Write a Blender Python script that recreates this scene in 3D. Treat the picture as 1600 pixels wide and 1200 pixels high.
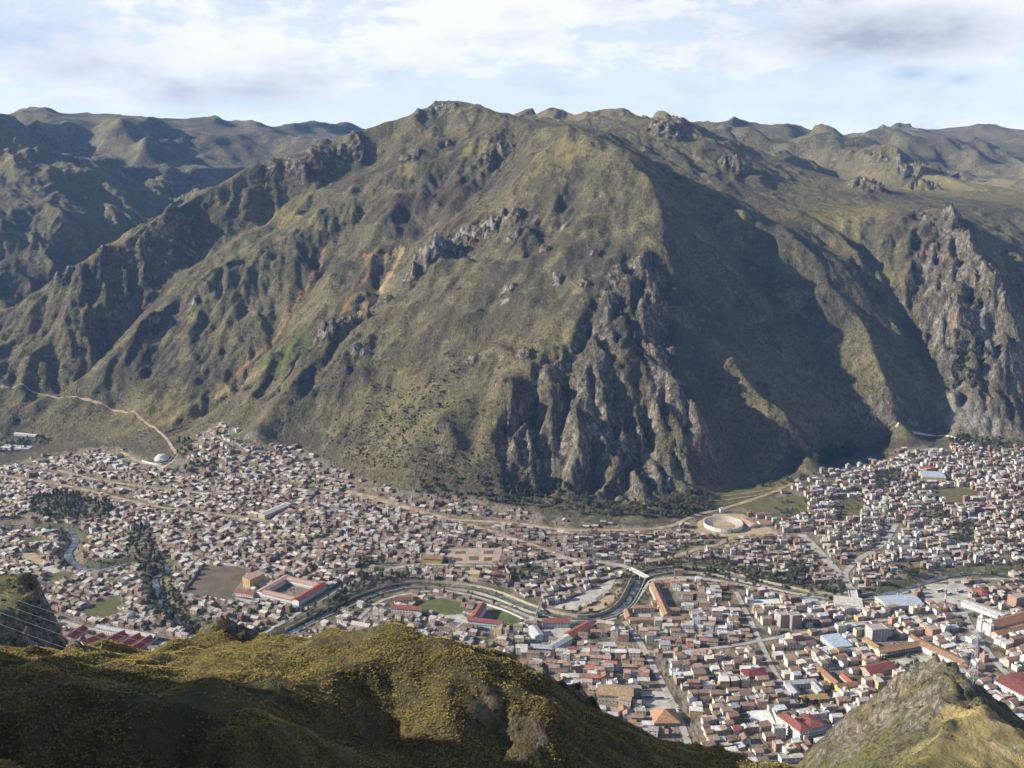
import bpy, bmesh, math, random
import numpy as np
from mathutils import Vector, Matrix

for _o in list(bpy.data.objects):
    bpy.data.objects.remove(_o, do_unlink=True)
SC = bpy.context.scene
COL = SC.collection
R = math.radians
rnd = random.Random(7)
nrng = np.random.default_rng(11)

# ------------------------------------------------------------------ camera
CAM_Z = 550.0
PITCH = 12.3
FOC = 1604.0            # focal length in photo pixels (1600 wide)
cam_d = bpy.data.cameras.new('camera')
cam_d.sensor_width = 36.0
cam_d.lens = 36.0 * FOC / 1600.0
cam_d.clip_start = 1.0
cam_d.clip_end = 60000.0
cam = bpy.data.objects.new('camera', cam_d)
COL.objects.link(cam)
cam.location = (0, 0, CAM_Z)
cam.rotation_euler = (R(90 - PITCH), 0, 0)
SC.camera = cam

# ------------------------------------------------------------------ sun and sky
SUN_EL = 25.0
SUN_FWD = -3.0          # the sun stands due left, a little behind the camera
_to_sun = Vector((-math.cos(R(SUN_EL)) * math.cos(R(SUN_FWD)), math.cos(R(SUN_EL)) * math.sin(R(SUN_FWD)), math.sin(R(SUN_EL))))
sun_d = bpy.data.lights.new('sun', 'SUN')
sun_d.energy = 5.0
sun_d.angle = R(0.53)
sun_d.color = (1.0, 0.93, 0.80)
sun = bpy.data.objects.new('sun', sun_d)
COL.objects.link(sun)
sun.rotation_euler = _to_sun.to_track_quat('Z', 'Y').to_euler()

world = bpy.data.worlds.new('World')
SC.world = world
world.use_nodes = True
_nt = world.node_tree
_nt.nodes.clear()
def _wn(t, **kw):
    n = _nt.nodes.new(t)
    for k, v in kw.items():
        setattr(n, k, v)
    return n
def _wmath(op, a, b=None, clamp=False):
    n = _wn('ShaderNodeMath', operation=op); n.use_clamp = clamp
    for i, v in enumerate((a, b)):
        if v is None: continue
        if isinstance(v, (int, float)): n.inputs[i].default_value = v
        else: _nt.links.new(v, n.inputs[i])
    return n.outputs[0]
sky = _wn('ShaderNodeTexSky', sky_type='NISHITA')
sky.sun_disc = False
sky.sun_elevation = R(SUN_EL)
sky.sun_rotation = math.atan2(_to_sun.x, _to_sun.y)
sky.altitude = 3800
sky.air_density = 1.0
sky.dust_density = 1.2
SKY_STRENGTH = 0.085
tc = _wn('ShaderNodeTexCoord')
mp = _wn('ShaderNodeMapping'); mp.inputs['Scale'].default_value = (1, 1, 2.6); mp.inputs['Location'].default_value = (3.1, 1.7, 0.4)
_nt.links.new(tc.outputs['Generated'], mp.inputs['Vector'])
def _wnoise(scale, det, rough, off):
    m2 = _wn('ShaderNodeVectorMath', operation='ADD'); m2.inputs[1].default_value = off
    _nt.links.new(mp.outputs[0], m2.inputs[0])
    n = _wn('ShaderNodeTexNoise'); n.inputs['Scale'].default_value = scale; n.inputs['Detail'].default_value = det; n.inputs['Roughness'].default_value = rough
    _nt.links.new(m2.outputs[0], n.inputs['Vector'])
    return n.outputs['Fac']
_ss = _wn('ShaderNodeSeparateXYZ'); _nt.links.new(tc.outputs['Generated'], _ss.inputs[0])
_AZ = _wmath('ARCTAN2', _ss.outputs[0], _ss.outputs[1]); _EL = _wmath('ARCSINE', _ss.outputs[2])
_AE = _wn('ShaderNodeCombineXYZ'); _nt.links.new(_AZ, _AE.inputs[0]); _nt.links.new(_EL, _AE.inputs[1])
def _wblob(px, py, sx, sy):
    """a bank of cloud around one direction of the sky"""
    u = (px - 800) / FOC; v = (600 - py) / FOC; p = R(PITCH)
    d = Vector((u, math.cos(p) + v * math.sin(p), -math.sin(p) + v * math.cos(p))).normalized()
    m = _wn('ShaderNodeMapping', vector_type='TEXTURE')
    m.inputs['Location'].default_value = (math.atan2(d.x, d.y), math.asin(d.z), 0); m.inputs['Scale'].default_value = (1.7 * sx / FOC, 1.7 * sy / FOC, 1)
    _nt.links.new(_AE.outputs[0], m.inputs[0])
    g = _wn('ShaderNodeTexGradient', gradient_type='SPHERICAL'); _nt.links.new(m.outputs[0], g.inputs[0])
    return g.outputs['Fac']
n_big = _wnoise(4.6, 5, 0.6, (0, 0, 0))
n_fine = _wnoise(20.0, 9, 0.68, (5, 2, 1))
n_shade = _wnoise(9, 6, 0.65, (9, 4, 7))
dens = _wmath('ADD', _wmath('MULTIPLY', n_big, 0.62), _wmath('MULTIPLY', n_fine, 0.44))
banks = [(120, 40, 330, 75, .12), (760, 20, 260, 40, .10), (1330, 25, 420, 55, .22), (1150, 92, 260, 26, .12), (400, 140, 90, 22, .13), (270, 150, 50, 18, .12), (1470, 205, 60, 14, .3), (500, 90, 260, 30, .1), (90,130,140,40,.12)]
for px, py, sx, sy, w in banks:
    dens = _wmath('ADD', dens, _wmath('MULTIPLY', _wblob(px, py, sx, sy), w))
cover = _wmath('MAXIMUM', _wmath('MULTIPLY', _wmath('SUBTRACT', dens, 0.50), 6.5, clamp=True), 0.64)
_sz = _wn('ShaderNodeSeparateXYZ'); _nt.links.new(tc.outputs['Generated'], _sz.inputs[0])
_thin = _wn('ShaderNodeMapRange', interpolation_type='SMOOTHSTEP')      # unseen cloud overhead thinned to cut sky fill and deepen shadows
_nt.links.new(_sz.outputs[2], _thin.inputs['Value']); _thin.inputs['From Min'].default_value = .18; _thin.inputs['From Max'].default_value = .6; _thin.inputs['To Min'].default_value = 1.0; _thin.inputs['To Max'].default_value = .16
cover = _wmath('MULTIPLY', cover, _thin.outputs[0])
dark = _wmath('MULTIPLY', _wmath('SUBTRACT', n_shade, 0.50), 2.2, clamp=True)
for px, py, sx, sy, w in [(1400, 58, 130, 28, 1.0), (1280, 30, 220, 40, .35), (1425, 117, 32, 10, .9), (1505, 124, 20, 8, .8), (400, 143, 80, 20, .75), (280, 150, 45, 18, .7), (60, 60, 120, 40, .45), (120, 110, 60, 20, .3)]:
    dark = _wmath('ADD', dark, _wmath('MULTIPLY', _wblob(px, py, sx, sy), _wmath('MULTIPLY', n_fine, 1.7 * w)))
cl_mix = _wn('ShaderNodeMixRGB'); cl_mix.inputs[1].default_value = (0.545, 0.555, 0.57, 1); cl_mix.inputs[2].default_value = (0.25, 0.275, 0.325, 1)
_nt.links.new(_wmath('MULTIPLY', dark, 0.95, clamp=True), cl_mix.inputs[0])
sky_s = _wn('ShaderNodeVectorMath', operation='SCALE'); sky_s.inputs['Scale'].default_value = SKY_STRENGTH
_nt.links.new(sky.outputs[0], sky_s.inputs[0])
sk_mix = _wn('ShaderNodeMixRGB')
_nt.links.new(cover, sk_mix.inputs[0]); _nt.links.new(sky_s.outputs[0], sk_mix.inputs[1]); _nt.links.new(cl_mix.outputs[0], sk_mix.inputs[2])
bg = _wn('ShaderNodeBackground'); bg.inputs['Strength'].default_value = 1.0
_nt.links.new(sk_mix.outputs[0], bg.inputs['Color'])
wo = _wn('ShaderNodeOutputWorld'); _nt.links.new(bg.outputs[0], wo.inputs['Surface'])

SC.view_settings.view_transform = 'Standard'
SC.view_settings.look = 'None'
SC.view_settings.exposure = 0.92
SC.view_settings.gamma = 1.0
SC.view_settings.use_curve_mapping = False
SC.cycles.max_bounces = 5
SC.cycles.diffuse_bounces = 1
SC.cycles.glossy_bounces = 2
SC.cycles.transmission_bounces = 2
SC.cycles.transparent_max_bounces = 6
SC.cycles.volume_bounces = 1
SC.cycles.use_denoising = True
SC.cycles.use_adaptive_sampling = True
SC.cycles.adaptive_threshold = 0.03
SC.cycles.adaptive_min_samples = 12
world.cycles.sampling_method = 'MANUAL'
world.cycles.sample_map_resolution = 512

# ------------------------------------------------------------------ pixel geometry
_cp, _sp = math.cos(R(PITCH)), math.sin(R(PITCH))
def ray(px, py):
    u = (px - 800) / FOC; v = (600 - py) / FOC
    return u, _cp + v * _sp, -_sp + v * _cp
def at(px, py, Y):
    u, c, s = ray(px, py); t = Y / c
    return (u * t, Y, CAM_Z + s * t)
def atz(px, py, z):
    u, c, s = ray(px, py); t = (z - CAM_Z) / s
    return (u * t, c * t, z)

# ------------------------------------------------------------------ noise
def _hash(ix, iy, seed):
    h = ix.astype(np.int32).astype(np.uint32) * np.uint32(374761393) + iy.astype(np.int32).astype(np.uint32) * np.uint32(668265263) + np.uint32((seed * 1442695041) & 0xFFFFFFFF)
    h ^= h >> np.uint32(13); h *= np.uint32(1274126177); h ^= h >> np.uint32(16); h *= np.uint32(2246822519); h ^= h >> np.uint32(15)
    return (h & np.uint32(0xFFFFFF)).astype(np.float32) * np.float32(1 / 16777215.)
def pnoise(x, y, seed=0):
    x = np.asarray(x, np.float32); y = np.asarray(y, np.float32)
    ix = np.floor(x); iy = np.floor(y); fx = x - ix; fy = y - iy
    ux = fx * fx * fx * (fx * (fx * 6 - 15) + 10); uy = fy * fy * fy * (fy * (fy * 6 - 15) + 10)
    def g(dx, dy):
        h = _hash(ix + dx, iy + dy, seed)
        a = h * 4 - 2; b = np.abs(a) - 1; a = np.where(a > 0, 1, -1) * (1 - np.abs(b)); s_ = 1.18
        return (a * (fx - dx) + b * (fy - dy)) * s_
    a = g(0, 0); b = g(1, 0); c = g(0, 1); d = g(1, 1)
    return 1.5 * ((a + (b - a) * ux) * (1 - uy) + (c + (d - c) * ux) * uy)
def fbm(x, y, octs, seed=0, gain=0.5, lac=2.03):
    s = 0; a = 1.0
    for o in range(octs):
        s = s + a * pnoise(x, y, seed + o * 17); x = x * lac + 13.7; y = y * lac + 7.1; a *= gain
    return s
def ridged(x, y, octs, seed=0, gain=0.5):
    s = 0; a = 1.0; w = 1.0
    for o in range(octs):
        n = 1 - np.abs(pnoise(x, y, seed + o * 17)) * 1.6
        n = np.clip(n, 0, 1) ** 2 * w
        w = np.clip(n * 1.6, 0, 1); s = s + a * n; x = x * 2.05 + 3.3; y = y * 2.05 + 9.1; a *= gain
    return s
def gullies(X, Y, gx, gy, freq, octs, amp, seed, smax=1.3, sref=0.5, where=None):
    """ribs and runnels that run downhill, each octave branching off the one before"""
    if where is not None:
        out = np.zeros_like(X); out[where] = gullies(X[where], Y[where], gx[where], gy[where], freq, octs, amp, seed, smax, sref); return out
    gx = gx.astype(np.float32); gy = gy.astype(np.float32); f = freq; a = amp
    h = np.zeros(X.shape, np.float32)
    st = np.clip(np.hypot(gx, gy) / sref, 0, smax)
    for o in range(octs):
        s = np.hypot(gx, gy) + 1e-6
        cx, cy = -gy / s, gx / s
        px, py = X * f + o * 31.7, Y * f + o * 17.3
        ix, iy = np.floor(px), np.floor(py); fx, fy = (px - ix).astype(np.float32), (py - iy).astype(np.float32)
        c = np.zeros(X.shape, np.float32); q = np.zeros_like(c); wt = np.zeros_like(c) + 1e-6
        for i in (-1, 0, 1):
            for j in (-1, 0, 1):
                hh = _hash(ix + i, iy + j, seed + o * 7)
                dx = fx - (i + .1 + hh * .8); dy = fy - (j + .1 + (hh * 61.7) % 1 * .8)
                w = np.exp((dx * dx + dy * dy) * -2.2)
                ph = 5.65 * (dx * cx + dy * cy) + hh * 2.0
                c += np.cos(ph) * w; q -= np.sin(ph) * w; wt += w
        c /= wt; q /= wt
        h += a * st * (.45 * c + .55 * (1 - 2 * np.sqrt(np.clip((1 - c) * .5, 0, 1))))
        gx = gx + a * f * 5.6 * q * cx * .6; gy = gy + a * f * 5.6 * q * cy * .6
        f *= 2.0; a *= 0.58
    return h
def sstep(a, b, x):
    t = np.clip((x - a) / (b - a), 0, 1); return t * t * (3 - 2 * t)

# ------------------------------------------------------------------ interpolating a surface through ridge and stream lines
def densify(pts, step):
    out = []
    for a, b in zip(pts[:-1], pts[1:]):
        a = np.array(a, float); b = np.array(b, float)
        n = max(1, int(np.hypot(*(b - a)[:2]) / step))
        for k in range(n):
            out.append(a + (b - a) * k / n)
    out.append(np.array(pts[-1], float))
    return out
def solve_surface(lines, x0, x1, y0, y1, step, levels=5, iters=90):
    pts = np.array([p for ln in lines for p in densify(ln, step * .7)])
    Z = None
    for lv in range(levels - 1, -1, -1):
        s = step * 2 ** lv
        nx = int(round((x1 - x0) / s)) + 1; ny = int(round((y1 - y0) / s)) + 1
        if Z is None:
            Z = np.full((ny, nx), float(np.mean(pts[:, 2])))
        else:
            yi = np.clip(np.arange(ny) / 2.0, 0, Z.shape[0] - 1.001); xi = np.clip(np.arange(nx) / 2.0, 0, Z.shape[1] - 1.001)
            a = yi.astype(int); b = xi.astype(int); fa = (yi - a)[:, None]; fb = (xi - b)[None, :]
            Z = (Z[a][:, b] * (1 - fb) + Z[a][:, b + 1] * fb) * (1 - fa) + (Z[a + 1][:, b] * (1 - fb) + Z[a + 1][:, b + 1] * fb) * fa
        ix = np.clip(np.round((pts[:, 0] - x0) / s).astype(int), -1, nx); iy = np.clip(np.round((pts[:, 1] - y0) / s).astype(int), -1, ny)
        ok = (ix >= 0) & (ix < nx) & (iy >= 0) & (iy < ny)
        S = np.zeros((ny, nx)); W = np.zeros((ny, nx))
        np.add.at(S, (iy[ok], ix[ok]), pts[ok, 2]); np.add.at(W, (iy[ok], ix[ok]), 1)
        fix = W > 0; fv = S[fix] / W[fix]
        Z[fix] = fv
        for it in range(iters * 6 if lv == levels - 1 else iters if lv > 1 else iters // 2 if lv == 1 else iters // 3):
            P = np.pad(Z, 1, mode='edge')
            N = (P[:-2, 1:-1] + P[2:, 1:-1] + P[1:-1, :-2] + P[1:-1, 2:]) * .2 + (P[:-2, :-2] + P[2:, 2:] + P[2:, :-2] + P[:-2, 2:]) * .05
            Z = N; Z[fix] = fv
    return Z
def blur(Z, n):
    for _ in range(n):
        P = np.pad(Z, 1, mode='edge')
        Z = (P[:-2, 1:-1] + P[2:, 1:-1] + P[1:-1, :-2] + P[1:-1, 2:] + 4 * P[1:-1, 1:-1]) / 8
    return Z
class Grid:
    def __init__(s, Z, x0, y0, step): s.Z, s.x0, s.y0, s.step = Z, x0, y0, step
    def __call__(s, x, y):
        x = (np.asarray(x, float) - s.x0) / s.step; y = (np.asarray(y, float) - s.y0) / s.step
        x = np.clip(x, 0, s.Z.shape[1] - 1.001); y = np.clip(y, 0, s.Z.shape[0] - 1.001)
        i = x.astype(int); j = y.astype(int); fx = x - i; fy = y - j
        Z = s.Z
        return (Z[j, i] * (1 - fx) + Z[j, i + 1] * fx) * (1 - fy) + (Z[j + 1, i] * (1 - fx) + Z[j + 1, i + 1] * fx) * fy
def seg_dist(X, Y, line):
    """distance of points to a plan polyline"""
    d = np.full(X.shape, 1e9)
    for a, b in zip(line[:-1], line[1:]):
        ax, ay = a[0], a[1]; vx, vy = b[0] - ax, b[1] - ay
        t = np.clip(((X - ax) * vx + (Y - ay) * vy) / (vx * vx + vy * vy + 1e-9), 0, 1)
        d = np.minimum(d, np.hypot(X - ax - t * vx, Y - ay - t * vy))
    return d
def inside(X, Y, poly):
    r = np.zeros(X.shape, bool); n = len(poly)
    for i in range(n):
        x1, y1 = poly[i][:2]; x2, y2 = poly[(i + 1) % n][:2]
        c = ((y1 > Y) != (y2 > Y)) & (X < (x2 - x1) * (Y - y1) / (y2 - y1 + 1e-12) + x1)
        r ^= c
    return r
HAZE = 2.9e-5
# ------------------------------------------------------------------ mesh and property helpers
def new_obj(name, data, parent=None, mats=()):
    o = bpy.data.objects.new(name, data)
    COL.objects.link(o)
    if parent: o.parent = parent
    return o
def tag(o, label=None, cat=None, group=None, kind=None):
    if label: o['label'] = label
    if cat: o['category'] = cat
    if group: o['group'] = group
    if kind: o['kind'] = kind
    return o
def mesh_np(name, V, F, mats=(), fmat=None, smooth=False):
    """V (n,3), F (m,4) or (m,3) int arrays, or a list of faces"""
    me = bpy.data.meshes.new(name)
    if isinstance(F, np.ndarray):
        n, k = F.shape
        me.vertices.add(len(V)); me.vertices.foreach_set('co', np.ascontiguousarray(V, np.float32).ravel())
        if n == 0:
            me.update(); return me
        me.loops.add(n * k); me.loops.foreach_set('vertex_index', np.ascontiguousarray(F, np.int32).ravel())
        me.polygons.add(n); me.polygons.foreach_set('loop_start', np.arange(0, n * k, k, dtype=np.int32))
        me.polygons.foreach_set('loop_total', np.full(n, k, np.int32))
        me.update(calc_edges=True)
    else:
        me.from_pydata([tuple(v) for v in V], [], [tuple(f) for f in F])
    for m in mats: me.materials.append(m)
    if fmat is not None: me.polygons.foreach_set('material_index', np.asarray(fmat, np.int32))
    me.polygons.foreach_set('use_smooth', np.full(len(me.polygons), smooth))
    return me
def add_attr(me, name, vals):
    a = me.attributes.new(name, 'FLOAT', 'POINT'); a.data.foreach_set('value', np.ascontiguousarray(vals, np.float32).ravel())
def add_col(me, name, cols):
    a = me.attributes.new(name, 'FLOAT_COLOR', 'POINT'); a.data.foreach_set('color', np.ascontiguousarray(cols, np.float32).ravel())

# ------------------------------------------------------------------ node material helper
class NM:
    def __init__(s, name, rough=0.9):
        s.m = bpy.data.materials.new(name); s.m.use_nodes = True
        s.nt = s.m.node_tree; s.b = s.nt.nodes['Principled BSDF']
        s.b.inputs['Roughness'].default_value = rough
        s.b.inputs['Specular IOR Level'].default_value = 0.15
        s._tc = None
    def n(s, t, **kw):
        x = s.nt.nodes.new(t)
        for k, v in kw.items(): setattr(x, k, v)
        return x
    def put(s, sock, v):
        if isinstance(v, bpy.types.NodeSocket): s.nt.links.new(v, sock)
        elif isinstance(v, tuple) and len(v) == 3 and sock.type == 'RGBA': sock.default_value = (*v, 1)
        else: sock.default_value = v
    def pos(s, scale=(1, 1, 1), obj=False):
        if obj:
            o = s.n('ShaderNodeTexCoord').outputs['Object']
        else:
            o = s.n('ShaderNodeNewGeometry').outputs['Position']
        m = s.n('ShaderNodeMapping'); m.inputs['Scale'].default_value = scale
        s.nt.links.new(o, m.inputs['Vector']); return m.outputs[0]
    def noise(s, scale, det=4, rough=.55, vec=None, dist=0.0):
        x = s.n('ShaderNodeTexNoise'); x.inputs['Scale'].default_value = scale; x.inputs['Detail'].default_value = det
        x.inputs['Roughness'].default_value = rough; x.inputs['Distortion'].default_value = dist
        s.nt.links.new(vec if vec is not None else s.pos(), x.inputs['Vector']); return x.outputs['Fac']
    def voro(s, scale, vec=None, feat='F1'):
        x = s.n('ShaderNodeTexVoronoi', feature=feat); x.inputs['Scale'].default_value = scale
        s.nt.links.new(vec if vec is not None else s.pos(), x.inputs['Vector']); return x.outputs['Distance']
    def math(s, op, a, b=0.0, clamp=False):
        x = s.n('ShaderNodeMath', operation=op); x.use_clamp = clamp
        s.put(x.inputs[0], a); s.put(x.inputs[1], b); return x.outputs[0]
    def ramp(s, v, lo, hi):
        x = s.n('ShaderNodeMapRange', interpolation_type='SMOOTHSTEP')
        s.put(x.inputs['Value'], v); x.inputs['From Min'].default_value = lo; x.inputs['From Max'].default_value = hi
        return x.outputs['Result']
    def mix(s, f, a, b, mode='MIX'):
        x = s.n('ShaderNodeMixRGB', blend_type=mode)
        s.put(x.inputs[0], f); s.put(x.inputs[1], a); s.put(x.inputs[2], b); return x.outputs[0]
    def attr(s, name, out='Fac'):
        x = s.n('ShaderNodeAttribute', attribute_name=name); return x.outputs[out]
    def objcol(s):
        return s.n('ShaderNodeObjectInfo').outputs['Color']
    def color(s, v): s.put(s.b.inputs['Base Color'], v); return s
    def bump(s, h, strength=.5, dist=1.0):
        x = s.n('ShaderNodeBump'); x.inputs['Strength'].default_value = strength; x.inputs['Distance'].default_value = dist
        s.put(x.inputs['Height'], h); s.nt.links.new(x.outputs[0], s.b.inputs['Normal']); return s
def plain(name, col, rough=.85, var=.25, scale=.6, spec=.15, metal=0.0, obj=False):
    m = NM(name, rough)
    n = m.noise(scale, 5, .6, m.pos(obj=obj))
    f = m.ramp(n, .3, .7)
    m.color(m.mix(f, tuple(c * (1 - var) for c in col), tuple(min(1, c * (1 + var)) for c in col)))
    m.b.inputs['Specular IOR Level'].default_value = spec; m.b.inputs['Metallic'].default_value = metal
    return m.m

# ------------------------------------------------------------------ the terrain: ridge, stream and foot lines
def L(*p): return [at(*q) for q in p]
def LD(dz, *p): return [(q[0], q[1], q[2] + dz) for q in L(*p)]
def LZ(*p): return [atz(*q) for q in p]
FOOT = LZ((-700, 715, 0), (-300, 705, 0), (0, 700, 5), (100, 690, 18), (200, 688, 32), (260, 688, 42), (340, 652, 70), (400, 672, 58), (470, 700, 40), (530, 735, 26), (620, 766, 16), (740, 783, 12),
          (860, 803, 10), (980, 813, 9), (1080, 803, 9), (1110, 780, 10), (1140, 752, 12), (1190, 748, 12), (1260, 735, 13), (1300, 712, 15), (1350, 702, 17), (1400, 692, 20), (1450, 682, 22), (1500, 688, 24), (1560, 693, 25),
          (1600, 693, 25), (1800, 690, 28), (2200, 690, 28))
RIVER1 = LZ((1900, 890, -2), (1600, 893, -2), (1520, 892, -2), (1470, 900, -2), (1420, 916, -2), (1370, 930, -2), (1335, 934, -2), (1290, 930, -2), (1240, 922, -2), (1180, 908, -2), (1120, 894, -2), (1060, 889, -2), (1005, 898, -2),
            (992, 915, -2), (978, 940, -2), (955, 958, -2), (920, 966, -2), (880, 963, -2), (830, 950, -2), (780, 930, -2), (740, 919, -2), (690, 914, -2), (640, 914, -2), (590, 924, -2), (545, 942, -2), (500, 962, -2), (455, 985, -2), (420, 1003, -2),
            (370, 1000, -2), (320, 985, -2), (285, 970, -2), (262, 950, -2), (247, 922, -2), (243, 900, -2), (262, 888, -2), (240, 872, -2), (190, 880, -2), (150, 888, -2), (118, 880, -2), (106, 862, -2), (118, 845, -2), (108, 826, -2), (60, 822, -2), (0, 818, -2), (-200, 800, -2), (-500, 770, -2))
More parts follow.
